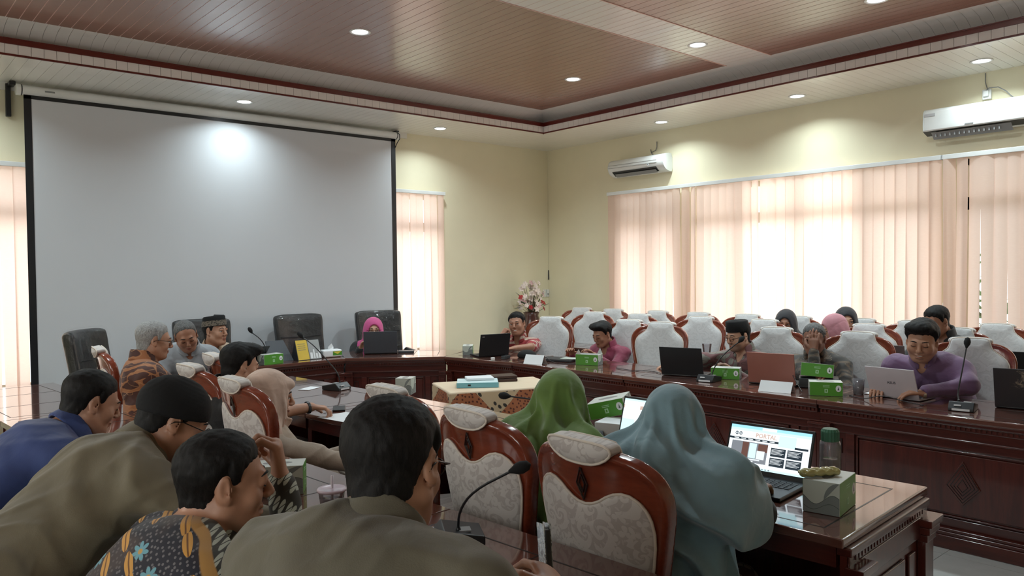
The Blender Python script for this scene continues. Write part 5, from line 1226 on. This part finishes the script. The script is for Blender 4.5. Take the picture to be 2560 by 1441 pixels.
def laptop(label, loc, rz, lid, base='black_plastic', open_deg=108, w=.34, d=.235, lh=.22, screen=None, keys=True, logo=None, group=None):
    """hinge along local x at the origin, keyboard towards -y, lid rises at y=0"""
    t = thing('laptop', label, 'laptop', loc, rz, group)
    bz = MB().box(-w / 2, w / 2, -d, 0, .002, .016).build('base', M[base], t, bevel=.004)
    MB().box(-.045, .045, -d + .012, -d + .07, .0158, .0166).build('touchpad', M['grey_plastic'], bz)
    if keys:
        kb = MB()
        for r_ in range(5):
            for c_ in range(14): kb.box(-w / 2 + .018 + c_ * (w - .036) / 14, -w / 2 + .018 + (c_ + .82) * (w - .036) / 14, -.035 - r_ * .019 - .015, -.035 - r_ * .019, .016, .0178)
        k_ = kb.build('keyboard', M['key'], bz); k_['kind'] = 'stuff'
    LT = Matrix.Translation((0, .0, .014)) @ Matrix.Rotation(radians(90 - (open_deg - 90)) - pi, 4, 'X') @ Matrix.Rotation(pi, 4, 'Z') if False else Matrix.Translation((0, 0, .012)) @ Matrix.Rotation(radians(180 - open_deg), 4, 'X')
    # lid frame: x right, y up along the lid (from hinge), +z away from the user
    # at 180-open: y axis points (0, cos, sin)
    l_ = MB().box(-w / 2, w / 2, .0, lh, -.006, .001, LT).build('lid', lid if not isinstance(lid, str) else M[lid], t, bevel=.003)
    MB().box(-w / 2 + .002, w / 2 - .002, .004, lh - .003, .001, .0022, LT).build('bezel', M['black_plastic'], l_)
    sw, y0, y1 = w / 2 - .010, .022, lh - .012
    SM = LT @ Matrix.Translation((0, y0, -.0024)) @ Matrix.Rotation(pi, 4, 'Y')      # x mirrored so that it reads from the user's side
    # seen by the user: local +x is the right hand side
    S = LT @ Matrix.Translation((0, y0, .0024))
    H = y1 - y0; Wd = 2 * sw
    def rect(nm, x0, x1, z0, z1, mat, lift=1):   # fractions of the screen, origin at lower left as the user sees it
        MB().box(-sw + x0 * Wd, -sw + x1 * Wd, z0 * H, z1 * H, .0003 * lift, .0003 * lift + .0002, S).build(nm, M[mat], scr)
    scr = MB().box(-sw, sw, 0, H, .0, .0003, S).build('screen', M['scr_white'] if screen else M['black_plastic'], l_)
    if screen == 'web':
        rect('tab_bar', 0, 1, .93, 1, 'scr_blue'); rect('address_bar', 0, 1, .87, .93, 'scr_pale'); rect('tab', .40, .58, .93, .99, 'scr_white', 2)
        for k in range(2): 
            mt = S @ Matrix.Translation((-sw + (.085 + .05 * k) * Wd, .80 * H, .0012)); MB().ring((0, 0, 0), .006, .0013, (0, 0, 1), 12, 4).build('round_emblem', M['scr_dark'], scr).matrix_local = mt; rect('emblem', .078 + .05 * k, .092 + .05 * k, .76, .84, 'scr_grey', 2)
        o = text(scr, 'headline', 'PORTAL', M['scr_tan'], S @ Matrix.Translation((-sw + .46 * Wd, .79 * H, .0010)), .024)
        rect('nav_bar', 0, .62, .66, .71, 'scr_dark'); 
        for k in range(6): rect('nav_word', .06 + k * .09, .12 + k * .09, .675, .695, 'scr_text', 2)
        rect('menu_panel', .62, .83, .60, .86, 'scr_pale', 2); rect('side_label', .82, 1.0 - .02, .59, .64, 'scr_dark', 3)
        rect('photo', .04, .50, .14, .62, 'scr_grey'); rect('photo_wall', .18, .26, .22, .61, 'scr_brown', 2); rect('photo_window', .27, .36, .25, .60, 'scr_pale', 2); rect('photo_board', .38, .50, .42, .60, 'scr_brown', 2); rect('photo_screen', .37, .47, .24, .44, 'scr_text', 3)
        for k in range(3): rect('caption', .05, .42 - .08 * k, .27 - k * .045 - .07, .285 - k * .045 - .055, 'scr_text', 4)
        for i in range(2):
            for j in range(2):
                rect('news_tile', .54 + i * .20, .72 + i * .20, .36 - j * .23, .56 - j * .23, 'scr_dark')
                for k in range(5): rect('tile_text', .55 + i * .20, .70 + i * .20 - .02 * (k % 3), .52 - j * .23 - k * .026, .53 - j * .23 - k * .026, 'scr_text', 2)
        rect('task_bar', 0, 1, 0, .05, 'scr_pale')
        for k in range(9): rect('task_icon', .22 + k * .04, .24 + k * .04, .012, .038, 'scr_grey', 2)
    elif screen == 'doc':
        rect('title_bar', .0, 1, .95, 1, 'scr_pale'); rect('banner', .28, .86, .76, .85, 'scr_tan'); rect('side_tab', 0, .015, .76, .85, 'scr_tan'); rect('pale_sheet', .0, .22, .10, .50, 'scr_pale')
        for k in range(11): rect('ruler_tick', .25 + k * .05, .256 + k * .05, .03, .055, 'scr_grey', 2)
        for k in range(6): rect('text_line', .32, .80 - .05 * (k % 3), .66 - k * .07, .672 - k * .07, 'scr_text')
    if logo:
        text(l_, 'lid_lettering', logo[0], logo[1], LT @ Matrix.Translation((0, lh * .5, -.0062)) @ Matrix.Rotation(pi, 4, 'Y'), .024)
    return t, l_, LT
def mic(label, base, rz, path, head_dir, head_len=.05, plate=True):
    t = thing('gooseneck_microphone', label, 'microphone', base, rz, 'conference gooseneck microphones')
    MB().prism([(-.08, 0), (.08, 0), (.08, .018), (.045, .052), (-.08, .030)], -.065, .065, Matrix(((0, 0, 1, 0), (1, 0, 0, 0), (0, 1, 0, 0), (0, 0, 0, 1)))).build('base', M['black_plastic'], t, bevel=.004)
    if plate:
        a = MB().box(-.045, .045, .0785, .0812, .004, .016).build('white_label', M['paper'], t); MB().box(.0, .035, .068, .075, .030, .037).build('maker_plate', M['paper'], t)
        MB().box(-.040, .0, -.04, .01, .040, .0435).build('talk_button', M['grey_plastic'], t)
    im = Matrix.Rotation(-rz, 4, 'Z') @ Matrix.Translation([-q for q in base])
    pts = smoothpoly([tuple(im @ Vector(p)) for p in path], 2, False)
    MB().tube(pts[:3] , [.010, .009, .006], 8).build('stem_foot', M['black_plastic'], t, smooth=True)
    MB().tube(pts, .0042, 8).build('stem', M['black_plastic'], t, smooth=True)
    e = Vector(pts[-1]); d = (im.to_3x3() @ Vector(head_dir)).normalized()
    MB().tube([e - d * .01, e, e + d * .015, e + d * head_len * .6, e + d * head_len, e + d * (head_len + .008)], [.005, .009, .017, .019, .014, .003], 12).build('foam_head', M['black_soft'], t, smooth=True)
    return t
mic('microphone on the middle row with stem rising before the black armchair', (2.68, 5.02, ZT), radians(200), [(2.70, 5.0, .80), (2.69, 5.01, .88), (2.64, 5.10, .98), (2.60, 5.22, 1.08), (2.567, 5.309, 1.125)], (-.35, .5, .6))
mic('microphone on the screen desks beside the green tissue box', (3.02, 7.02, ZT), radians(180), [(3.02, 7.02, .80), (2.97, 6.90, .90), (2.914, 6.87, .993), (2.845, 6.92, 1.06)], (-.4, .1, .7))
mic('microphone on the right wing before the man in black cap and glasses', (4.86, 3.37, ZT), radians(100), [(4.88, 3.36, .80), (4.90, 3.35, .86), (4.93, 3.31, .94), (5.00, 3.25, 1.02), (5.03, 3.22, 1.05)], (.5, -.2, .5))
mic('microphone on the right wing beside the flowered laptop at the right edge', (4.90, 1.66, ZT), radians(100), [(4.95, 1.70, .80), (4.99, 1.72, .84), (5.026, 1.708, .965), (5.10, 1.708, 1.11)], (.35, 0, .9))
mic('near microphone on the left row in front of the big chairs', (1.43, 1.92, ZT), radians(60), [(1.42, 1.90, .80), (1.405, 1.875, .87), (1.41, 1.81, .945), (1.47, 1.70, 1.015)], (.65, -.7, .35))
mic('microphone lying low over the middle row left of the green headscarf', (2.76, 2.62, ZT), radians(150), [(2.74, 2.62, .80), (2.70, 2.64, .90), (2.60, 2.76, .957), (2.52, 2.93, .970)], (-.45, .9, .05))
# laptops
laptop('open dark laptop with a web page on its screen, near right', (2.735, 1.645, ZT), radians(-84), 'black_plastic', open_deg=112, w=.355, d=.25, lh=.205, screen='web')
laptop('open laptop with a blank document on screen between the two headscarves', (2.80, 2.28, ZT), radians(-88), 'grey_plastic', open_deg=106, w=.36, d=.24, lh=.225, screen='doc')
M['lid_white'] = plain('white_laptop_lid', (.62, .58, .62), .35); M['lid_salmon'] = plain('copper_laptop_lid', (.36, .145, .11), .4, metal=.3); M['lid_black'] = plain('black_laptop_lid', (.008, .009, .011), .5); M['lid_grey'] = plain('dark_grey_laptop_lid', (.055, .06, .072), .45)
M['lid_taupe'] = plain('taupe_laptop_lid', (.16, .13, .13), .4)
M['ltext'] = plain('dark_lettering', (.12, .12, .14), .4)
_, l_, _ = laptop('white laptop facing away, in front of the man in purple', (5.01, 2.09, ZT), radians(86), 'lid_white', 'lid_white', 112, .31, .21, .205, logo=('ASUS', M['ltext']))
laptop('copper-coloured laptop facing away on the right wing', (4.99, 2.93, ZT), radians(100), 'lid_salmon', 'black_plastic', 100, .34, .23, .225)
laptop('tall black laptop facing away, left of the man in the black cap', (4.93, 3.66, ZT), radians(107), 'lid_black', 'black_plastic', 104, .34, .23, .225)
_, l_, LT = laptop('black laptop facing away before the man in the red batik shirt', (4.82, 5.83, ZT), radians(165), 'lid_black', 'black_plastic', 104, .32, .22, .22)
MB().box(.115, .14, .19, .20, -.0068, -.006, LT).build('lid_mark', M['grey_plastic'], l_)
m = Mat('wildlife_sticker', (.06, .055, .06), .45); x, y, z = m.xyz(); w_ = m.noise(m.coord(), 14, 5, .75, 1.2); r1 = ((x + .03) * (x + .03) * 30 + (z - .17) * (z - .17) * 90).sqrt(); m.set('Base Color', m.mix((w_ * 1.1 - (r1 * .35)).step(.32, .50), (.035, .032, .036), (.42, .34, .25))); M['lid_camo'] = m.m
_, l_, LT = laptop('dark laptop with a pale feathered sticker at the right edge', (5.13, 1.38, ZT), radians(98), M['lid_camo'], 'black_plastic', 106, .36, .24, .24)
mb = MB(); mb.prism([(-.02, .13), (.0, .135), (.012, .10), (-.02, .055), (-.05, .035), (-.055, .045), (-.025, .075), (-.03, .11)], -.007, -.0062, LT).build('sticker_shape', M['piping'], l_)
laptop('dark grey laptop facing away in front of the magenta headscarf', (4.17, 6.86, ZT), radians(146), 'lid_grey', 'black_plastic', 98, .34, .22, .225)
laptop('black tilted laptop before the man in the patterned cap', (2.83, 6.98, ZT), radians(196), 'lid_black', 'black_plastic', 128, .30, .21, .20)
laptop('taupe laptop on the rear desk left of the man in purple', (6.16, 2.66, ZT), radians(96), 'lid_taupe', 'black_plastic', 102, .34, .22, .22)
laptop('black laptop on the rear desk at the right edge', (6.20, 1.70, ZT), radians(94), 'lid_black', 'black_plastic', 104, .38, .22, .23)
# tissue boxes
tb1 = tissue_box('near tissue box with grey wave print beside the open web page laptop', (2.585, 1.300, ZT), radians(10), L=.185, W=.122, H=.112, green='long', sheet=False)
s_ = Field(); s_.ecap((-.06, 0, 0), (.06, .01, 0), (.022, .013), (.026, .014), (0, 1, 0), .01); s_.disp(lambda X, Y, Z: .0022 * np.sin(X * 190 + 2 * np.sin(Y * 200)) + 0 * Z)
m = Mat('gold_wrapper', (.38, .34, .13), .22, coat=.8); m.bump(m.noise(m.coord(), 45, 3), .6, .004)
o = link('snack_packet', s_.mesh('snack_packet', .004), m.m); o.location = (2.545, 1.315, ZT + .115 + .013); o.rotation_euler = (0, 0, radians(-35)); tagit(o, 'shiny gold-green wrapped snack lying on the near tissue box', 'snack')
tissue_box('white and grey tissue box on the left row beside the raised fist', (1.255, 2.83, ZT), radians(-32), L=.20, W=.115, H=.11, green='short')
tissue_box('green tissue box with a pale oval logo tipped over behind the document laptop', (2.99, 2.66, ZT + .095), radians(-70), L=.20, W=.12, H=.085, tilt=(radians(8), radians(-14)))
tissue_box('tissue box standing on end on the middle row beyond the empty chair', (2.93, 4.50, ZT), radians(40), L=.115, W=.11, H=.112, green='none')
tissue_box('green tissue box at the far end of the right wing', (4.79, 6.20, ZT), radians(50), L=.19, W=.10, H=.09)
tissue_box('torn open green tissue box in front of the boy in maroon', (4.98, 4.70, ZT), radians(-68), L=.21, W=.115, H=.095, open_=True, sheet=False)
tissue_box('green tissue box beside the microphone of the man in glasses', (5.07, 3.36, ZT), radians(-65), L=.21, W=.11, H=.085)
tissue_box('lower green tissue box lying next to the glass of water', (4.86, 2.47, ZT), radians(-58), L=.20, W=.115, H=.090, sheet=False)
tissue_box('upper green tissue box raised on a black case before the man covering his face', (5.11, 2.66, ZT + .075), radians(-62), L=.21, W=.115, H=.09, tilt=(radians(-8), radians(4)), sheet=False)
tissue_box('green tissue box on the screen desks, left of the calendar', (3.00, 6.88, ZT), radians(8), L=.20, W=.115, H=.095, sheet=False)
t = MB().box(-.13, .13, -.08, .08, 0, .070).build('black_case', M['black_plastic'], None, bevel=.008); t.location = (5.14, 2.66, ZT); t.rotation_euler = (0, 0, radians(-62)); tagit(t, 'black case under the upper green tissue box', 'case')
t = thing('tissue_pack', 'white and green soft tissue pack with a sheet pulled up', 'tissue pack', (3.68, 7.0, ZT), radians(-5))
MB().box(-.10, .10, -.055, .055, 0, .075).build('pack', M['paper'], t, bevel=.015); MB().box(.0, .095, -.0565, -.055, .02, .06).build('green_print', M['box_green'], t); MB().add([(.0, -.057, .055), (.09, -.057, .06), (.05, -.057, .03)], [(0, 2, 1)]).build('yellow_print', plain('yellow_print', (.75, .60, .08), .5), t)
MB().add([(-.03, 0, .07), (.03, .0, .07), (.035, .015, .10), (-.03, -.01, .105), (.01, .0, .135)], [(0, 1, 2, 3), (3, 2, 4), (0, 3, 4)]).build('tissue', M['tissue'], t)
# desk calendar
M['yellow'] = plain('yellow_card', (.72, .50, .06), .6)
t = thing('desk_calendar', 'standing desk calendar with yellow panel and black easel', 'calendar', (3.42, 7.0, ZT), radians(4))
MB().add([(-.13, -.07, 0), (.13, -.07, 0), (.13, -.005, .19), (-.13, -.005, .19), (-.13, .06, 0), (.13, .06, 0)], [(0, 1, 2, 3), (3, 2, 5, 4), (0, 3, 4), (1, 5, 2)]).build('easel', M['black_plastic'], t)
e1 = Matrix.Translation((0, -.0715, 0)) @ Matrix.Rotation(radians(71), 4, 'X')
flat(t, 'yellow_panel', [(-.125, .004), (-.005, .004), (-.005, .20), (-.125, .20)], M['yellow'], e1); flat(t, 'grey_picture', [(.0, .004), (.125, .004), (.125, .195), (.0, .195)], plain('grey_picture', (.35, .36, .36), .5), e1)
for k, (a_, b_, h_) in enumerate(((.01, .035, .06), (.045, .06, .09), (.07, .09, .05), (.10, .12, .08))): flat(t, 'picture_building', [(a_, .01), (b_, .01), (b_, .01 + h_), (a_, .01 + h_)], M['paper'], e1 @ Matrix.Translation((0, 0, .0008)))
for k in range(4): flat(t, 'text_line', [(-.11, .16 - k * .02), (-.03, .16 - k * .02), (-.03, .165 - k * .02), (-.11, .165 - k * .02)], M['ltext'], e1 @ Matrix.Translation((0, 0, .0008)))
t = MB().add([(-.12, -.01, 0), (.12, -.01, 0), (.08, .13, .19), (-.10, .13, .19)], [(0, 1, 2, 3), (3, 2, 1, 0)]).build('tablet_stand', M['lid_grey']); t.location = (3.17, 7.02, ZT); s2 = t.modifiers.new('s', 'SOLIDIFY'); s2.thickness = .008; tagit(t, 'dark leaning tablet beside the yellow calendar', 'tablet')
# cups and glasses
gm_ = Mat('clear_plastic', (.9, .92, .95), .06); nt = gm_.nt; tp = nt.nodes.new('ShaderNodeBsdfTransparent'); gl = nt.nodes.new('ShaderNodeBsdfGlossy'); mx = nt.nodes.new('ShaderNodeMixShader'); df = nt.nodes.new('ShaderNodeBsdfDiffuse'); mx2 = nt.nodes.new('ShaderNodeMixShader')
lw = nt.nodes.new('ShaderNodeLayerWeight'); lw.inputs[0].default_value = .35; gl.inputs['Roughness'].default_value = .08; df.inputs[0].default_value = (.75, .72, .78, 1); tp.inputs[0].default_value = (.93, .93, .95, 1); mx2.inputs[0].default_value = .20
nt.links.new(tp.outputs[0], mx2.inputs[1]); nt.links.new(df.outputs[0], mx2.inputs[2]); nt.links.new(lw.outputs['Fresnel'], mx.inputs[0]); nt.links.new(mx2.outputs[0], mx.inputs[1]); nt.links.new(gl.outputs[0], mx.inputs[2]); nt.links.new(mx.outputs[0], nt.nodes['Material Output'].inputs[0]); M['clear'] = gm_.m
t = thing('plastic_cup', 'clear plastic cup with lid and straw on the left row', 'cup', (1.235, 2.36, ZT))
MB().lathe([(.030, 0), (.032, .002), (.044, .105), (.046, .108)], 24).build('cup_body', M['clear'], t, smooth=True); MB().lathe([(.049, .104), (.050, .110), (.046, .114), (.040, .112), (.0005, .113)], 24).build('lid', plain('pale_pink_lid', (.62, .50, .58), .25, coat=.6), t, smooth=True)
MB().tube([(.0, .0, .02), (.004, .002, .155)], .0045, 8).build('straw', plain('translucent_straw', (.62, .55, .60), .3), t, smooth=True); MB().lathe([(.031, .004), (.040, .075), (.0005, .075)], 20).build('drink', plain('pale_drink', (.45, .33, .36), .2, coat=.5), t, smooth=True)
t = thing('plastic_cup', 'empty clear plastic cup on the rear desk', 'cup', (6.20, 4.32, ZT)); MB().lathe([(.028, 0), (.030, .002), (.045, .12), (.047, .122)], 20).build('cup_body', M['clear'], t, smooth=True)
t = thing('drinking_glass', 'glass of water between the green box and the white laptop', 'glass', (5.03, 2.33, ZT)); MB().lathe([(.030, 0), (.032, .003), (.038, .10), (.036, .10), (.031, .008)], 20).build('glass_body', M['clear'], t, smooth=True); MB().lathe([(.0305, .006), (.033, .055), (.0005, .055)], 20).build('water', plain('dark_water', (.05, .04, .04), .1, coat=.8), t, smooth=True)
t = thing('drinking_glass', 'empty tumbler beside the yellow calendar', 'glass', (3.56, 7.12, ZT)); MB().lathe([(.030, 0), (.040, .13), (.038, .13), (.029, .008)], 20).build('glass_body', M['clear'], t, smooth=True)
t = thing('water_bottle', 'clear water bottle with ribbed green cap on the near right desk', 'bottle', (2.90, 1.455, ZT)); t.scale = (1.08, 1.08, .84)
MB().lathe([(.030, 0), (.036, .004), (.037, .02), (.037, .175), (.033, .190), (.025, .196)], 28).build('bottle_body', M['clear'], t, smooth=True)
MB().lathe([(.030, .003), (.0355, .008), (.0355, .105), (.0005, .105)], 28).build('water', plain('infused_water', (.16, .115, .085), .08, coat=.6, alpha=.55), t, smooth=True)
cp_ = MB(); pr = []
n_ = 36
for z_, r_ in ((.188, .027), (.192, .031), (.235, .031), (.247, .025), (.249, .0005)): pr.append([((r_ * (1 + (.03 if k % 2 else -.03))) * cos(2 * pi * k / n_) if r_ > .01 else 0, (r_ * (1 + (.03 if k % 2 else -.03))) * sin(2 * pi * k / n_) if r_ > .01 else 0, z_) for k in range(n_)])
vs_ = [v for ring in pr for v in ring]; cp_.add(vs_, [(i * n_ + k, i * n_ + (k + 1) % n_, (i + 1) * n_ + (k + 1) % n_, (i + 1) * n_ + k) for i in range(len(pr) - 1) for k in range(n_)]); cp_.build('cap', plain('dark_green_cap', (.035, .13, .075), .5), t)
# papers, phones and small things
def tent(label, loc, rz, w=.20, h=.075):
    t = MB().add([(-w / 2, -.05, 0), (w / 2, -.05, 0), (w / 2, 0, h), (-w / 2, 0, h), (-w / 2, .05, 0), (w / 2, .05, 0)], [(0, 1, 2, 3), (3, 2, 5, 4), (3, 2, 1, 0), (4, 5, 2, 3)]).build('paper_stand', M['paper']); t.location = loc; t.rotation_euler = (0, 0, rz); return tagit(t, label, 'name stand', 'folded white name stands')
tent('folded white name stand below the copper laptop', (4.76, 2.76, ZT), radians(-80), .22, .07); tent('crumpled white name stand left of the flat tray', (4.70, 5.10, ZT), radians(-72), .19, .08)
def slabobj(name, label, cat, loc, rz, sx, sy, sz, mat, bevel=.003, group=None, rx=0):
    t = MB().box(-sx / 2, sx / 2, -sy / 2, sy / 2, 0, sz).build(name, mat, None, bevel=bevel); t.location = loc; t.rotation_euler = (rx, 0, rz); return tagit(t, label, cat, group)
slabobj('smartphone', 'black phone lying beside the reaching hand on the middle row', 'phone', (2.30, 4.28, ZT), radians(60), .155, .075, .009, M['black_plastic'])
t = slabobj('smartphone', 'phone with a marbled back held by the man in the foreground', 'phone', (1.07, 1.13, .93), radians(-30), .012, .072, .14, M['black_plastic'], rx=radians(-14))
m = Mat('marbled_back', (.5, .52, .52), .15, coat=.8); n = m.noise(m.coord(), 30, 5, .7, 3); m.set('Base Color', m.mix(n.step(.44, .56), (.02, .03, .03), (.62, .66, .64)))
MB().box(-.0072, -.0060, -.034, .034, .004, .151).build('marbled_case', m.m, t); MB().box(.0060, .0070, -.034, .034, .004, .151).build('marbled_case', m.m, t)
slabobj('paper_sheet', 'white tissue sheet on the middle row near the microphone', 'paper', (2.56, 5.20, ZT), radians(30), .16, .09, .002, M['tissue'], 0); slabobj('paper_sheet', 'white paper under the reaching hand', 'paper', (2.20, 4.00, ZT), radians(10), .21, .28, .0015, M['paper'], 0)
slabobj('paper_box', 'pale folded paper box behind the collar of the olive shirt', 'box', (1.40, 2.46, ZT), radians(20), .07, .05, .10, M['box_pale'])
slabobj('paper_folder', 'white papers between the green box and the document laptop', 'paper', (2.90, 2.52, ZT), radians(-70), .22, .17, .09, M['paper'])
t = slabobj('computer_mouse', 'black mouse beside the copper laptop', 'mouse', (5.17, 3.14, ZT), radians(70), .06, .10, .03, M['black_plastic'], .013)
slabobj('flat_tray', 'flat black folder tray before the boy in maroon', 'tray', (5.02, 5.12, ZT), radians(20), .22, .34, .022, M['black_plastic'], .004); slabobj('flat_tray', 'pale sheet lying on the black tray', 'paper', (5.07, 5.02, ZT + .023), radians(20), .12, .16, .002, M['box_pale'], 0)
t = link('skullcap', Field().ell((0, 0, .02), (.085, .10, .055), k=.01).clip(lambda X, Y, Z: .002 - Z + 0 * X * Y).mesh('skullcap', .005), bcap); t.location = (4.98, 5.52, ZT); tagit(t, 'round black cap lying on the right wing desk', 'cap')
slabobj('power_adapter', 'small white adapter beside the black laptop', 'adapter', (4.62, 5.60, ZT), 0, .03, .03, .025, M['white_plastic']); slabobj('power_adapter', 'black adapter and cable heap behind the white adapter', 'adapter', (4.78, 5.60, ZT), radians(30), .13, .05, .03, M['black_plastic'])
def cable(label, pts, r=.0028, mat='black_plastic'):
    t = MB().tube(smoothpoly(pts, 2, False), r, 6).build('cable', M[mat], None, smooth=True); return tagit(t, label, 'cable', 'thin cables on the desks')
cable('thin cable looping in front of the white laptop', [(4.92, 2.34, ZT + .004), (4.83, 2.20, ZT + .004), (4.80, 2.08, ZT + .05), (4.84, 1.98, ZT + .02), (4.86, 1.86, ZT + .004)]); cable('thin cable trailing over the copper laptop', [(5.06, 2.80, ZT + .05), (4.96, 2.76, ZT + .10), (4.90, 2.68, ZT + .03), (4.84, 2.62, ZT + .004)])
cable('black cable lying by the flat tray', [(4.86, 5.3, ZT + .004), (4.9, 5.2, ZT + .05), (4.88, 5.08, ZT + .004), (4.84, 4.95, ZT + .004), (4.92, 4.80, ZT + .004)]); cable('cable on the desk left of the tall laptop', [(4.95, 4.36, ZT + .004), (4.90, 4.15, ZT + .004), (5.0, 4.0, ZT + .004), (4.92, 3.86, ZT + .004)])
slabobj('notebook', 'dark blue notebook and pen right of the grey laptop', 'notebook', (4.44, 6.80, ZT), radians(-38), .16, .11, .02, M['lid_grey']); slabobj('coaster', 'white round-cornered coaster beside the white laptop', 'coaster', (5.10, 2.27, ZT), 0, .08, .08, .006, M['paper'])
# batik covered table in the middle with folders and books
cx, cy = 3.66, 4.42; ta = -radians(22)
t = thing('cloth_table', 'table covered with batik cloth in the middle of the room', 'table', (cx, cy, 0), ta)
MB().box(-.40, .40, -.26, .26, .70, .745).build('tabletop', M['mahogany'], t)
for sx in (-1, 1):
    for sy in (-1, 1): MB().box(sx * .36 - .03, sx * .36 + .03, sy * .22 - .03, sy * .22 + .03, 0, .70).build('leg', M['mahogany_v'], t)
m = Mat('batik_tablecloth', (.55, .40, .25), .75); x, y, z = m.xyz(); u = x + y
tri = ((((x * 2.2 + y * 1.3).fract() - .5).abs() * 2) * .26 + .56); inb = (z - tri).gt(0)
d, lx, ly, rc = m.vor(m.vec(u * 1.0, z + x * .2 - y * .2, 0), 34, '2D', .7); dots = (d * -1 + .26).step(0, .05)
orange = m.mix(dots, (.44, .15, .065), (.12, .03, .02)); d2, ax_, ay_, rc2 = m.vor(m.vec(u, z + x * .5, 0), 20, '2D', .9)
cream = m.mix((d2 * -1 + .30).step(0, .06) * rc2.gt(.35), (.62, .46, .29), (.045, .035, .03)); side_c = m.mix(inb, orange, cream)
topc = m.mix(m.noise(m.coord(), 5, 2).step(.5, .7) * .35, (.72, .58, .42), (.66, .42, .28)); m.set('Base Color', m.mix(z.gt(.7455), side_c, topc)); CLT = m.m
f = Field()
def cl_fn(X, Y, Z):
    q = np.maximum(np.abs(X) - .415 - .012 * np.sin(Y * 26 + X * 9) * np.clip((.74 - Z) * 4, 0, 1), np.abs(Y) - .275 - .012 * np.sin(X * 28) * np.clip((.74 - Z) * 4, 0, 1)); hem = .46 + .06 * np.sin(X * 7 + Y * 9)
    outer = np.maximum(np.maximum(q, Z - .757), hem - Z); inner = np.maximum(q + .012, Z - .7465); return np.maximum(outer, -inner)
f.add(cl_fn, (-.45, -.31, .38), (.45, .31, .77), .002); o = link('tablecloth', f.mesh('tablecloth', .008), CLT); o.location = (cx, cy, 0); o.rotation_euler = (0, 0, ta); tagit(o, 'cream and orange batik cloth draped over the middle table', 'tablecloth')
M['cyan'] = plain('cyan_folder', (.20, .50, .60), .4); M['pale_cyan'] = plain('pale_cyan_pages', (.62, .76, .78), .5)
b0 = slabobj('ring_binder', 'light blue box file lying on the batik table', 'binder', (3.53, 4.46, .758), radians(-38), .30, .24, .035, M['pale_cyan']); MB().box(-.152, .152, -.123, -.118, 0, .036).build('spine', M['cyan'], b0); MB().box(-.07, -.05, -.1245, -.122, .012, .024).build('finger_hole', M['black_plastic'], b0)
slabobj('paper_stack', 'white booklet on top of the light blue box file', 'booklet', (3.58, 4.50, .794), radians(-30), .20, .15, .018, M['paper']); 
for k in range(2): slabobj('book', ('lower', 'upper')[k] + ' dark brown book beside the light blue box file', 'book', (3.82, 4.52 + k * .008, .758 + k * .022), radians(-30 + k * 5), .21, .15, .020, plain('brown_book_cover', (.05, .022, .018), .4))
# flower vase in the corner
t = thing('flower_vase', 'tall brown vase with white and red artificial flowers in the corner', 'vase', (7.29, 7.98, 0))
MB().lathe([(.10, 0), (.12, .02), (.13, .25), (.16, .55), (.15, .80), (.10, .97), (.115, 1.02), (.105, 1.02), (.085, .96)], 24).build('vase_body', plain('brown_glaze', (.07, .022, .016), .25, coat=.6), t, smooth=True)
rn = random.Random(11); M['petal_w'] = plain('white_petal', (.78, .66, .60), .6); M['petal_r'] = plain('red_petal', (.42, .015, .02), .6); M['petal_p'] = plain('pink_petal', (.70, .45, .45), .6); M['leaf_d'] = plain('dark_green_leaf', (.03, .08, .03), .5); M['stem'] = plain('brown_stem', (.06, .05, .02), .6)
red = {(2): 1, (7): 1, (12): 1}
for i in range(58):
    a = rn.uniform(0, 2 * pi); rr = rn.uniform(.02, .20) * (1 if i % 3 else 1.1); zz = 1.06 + rn.uniform(.0, .44) * (1 - rr * 1.6); c_ = Vector((rr * cos(a), rr * sin(a) * .8 - .02, zz))
    st_ = MB().tube([(0, 0, .95), (c_.x * .5, c_.y * .5, .5 * (zz + .98)), tuple(c_)], .003, 4).build('flower_stem', M['stem'], t)
    mb = MB(); nrm_ = Vector((c_.x * 3, c_.y * 3 - .9, .45)).normalized(); u_ = nrm_.orthogonal().normalized(); w_ = nrm_.cross(u_); R_ = rn.uniform(.035, .055)
    for k in range(5):
        q = 2 * pi * k / 5 + i; dr = u_ * cos(q) + w_ * sin(q); sd = nrm_.cross(dr); mb.add([c_, c_ + dr * R_ * .55 + sd * R_ * .36 + nrm_ * .008, c_ + dr * R_ + nrm_ * .004, c_ + dr * R_ * .55 - sd * R_ * .36 + nrm_ * .008], [(0, 1, 2, 3)])
    mb.build('flower', M['petal_r'] if i in (2, 7, 12, 20, 27) else (M['petal_p'] if i % 6 == 4 else M['petal_w']), t)
for i in range(9):
    a = rn.uniform(0, 2 * pi); c_ = Vector((.17 * cos(a), .12 * sin(a), 1.08 + rn.uniform(0, .16))); d = Vector((cos(a), sin(a) * .6, rn.uniform(-.2, .6))).normalized(); s_ = d.cross(Vector((0, 0, 1))).normalized()
    MB().add([c_, c_ + d * .06 + s_ * .035, c_ + d * .13, c_ + d * .06 - s_ * .035], [(0, 1, 2, 3)]).build('leaf', M['leaf_d'], t)
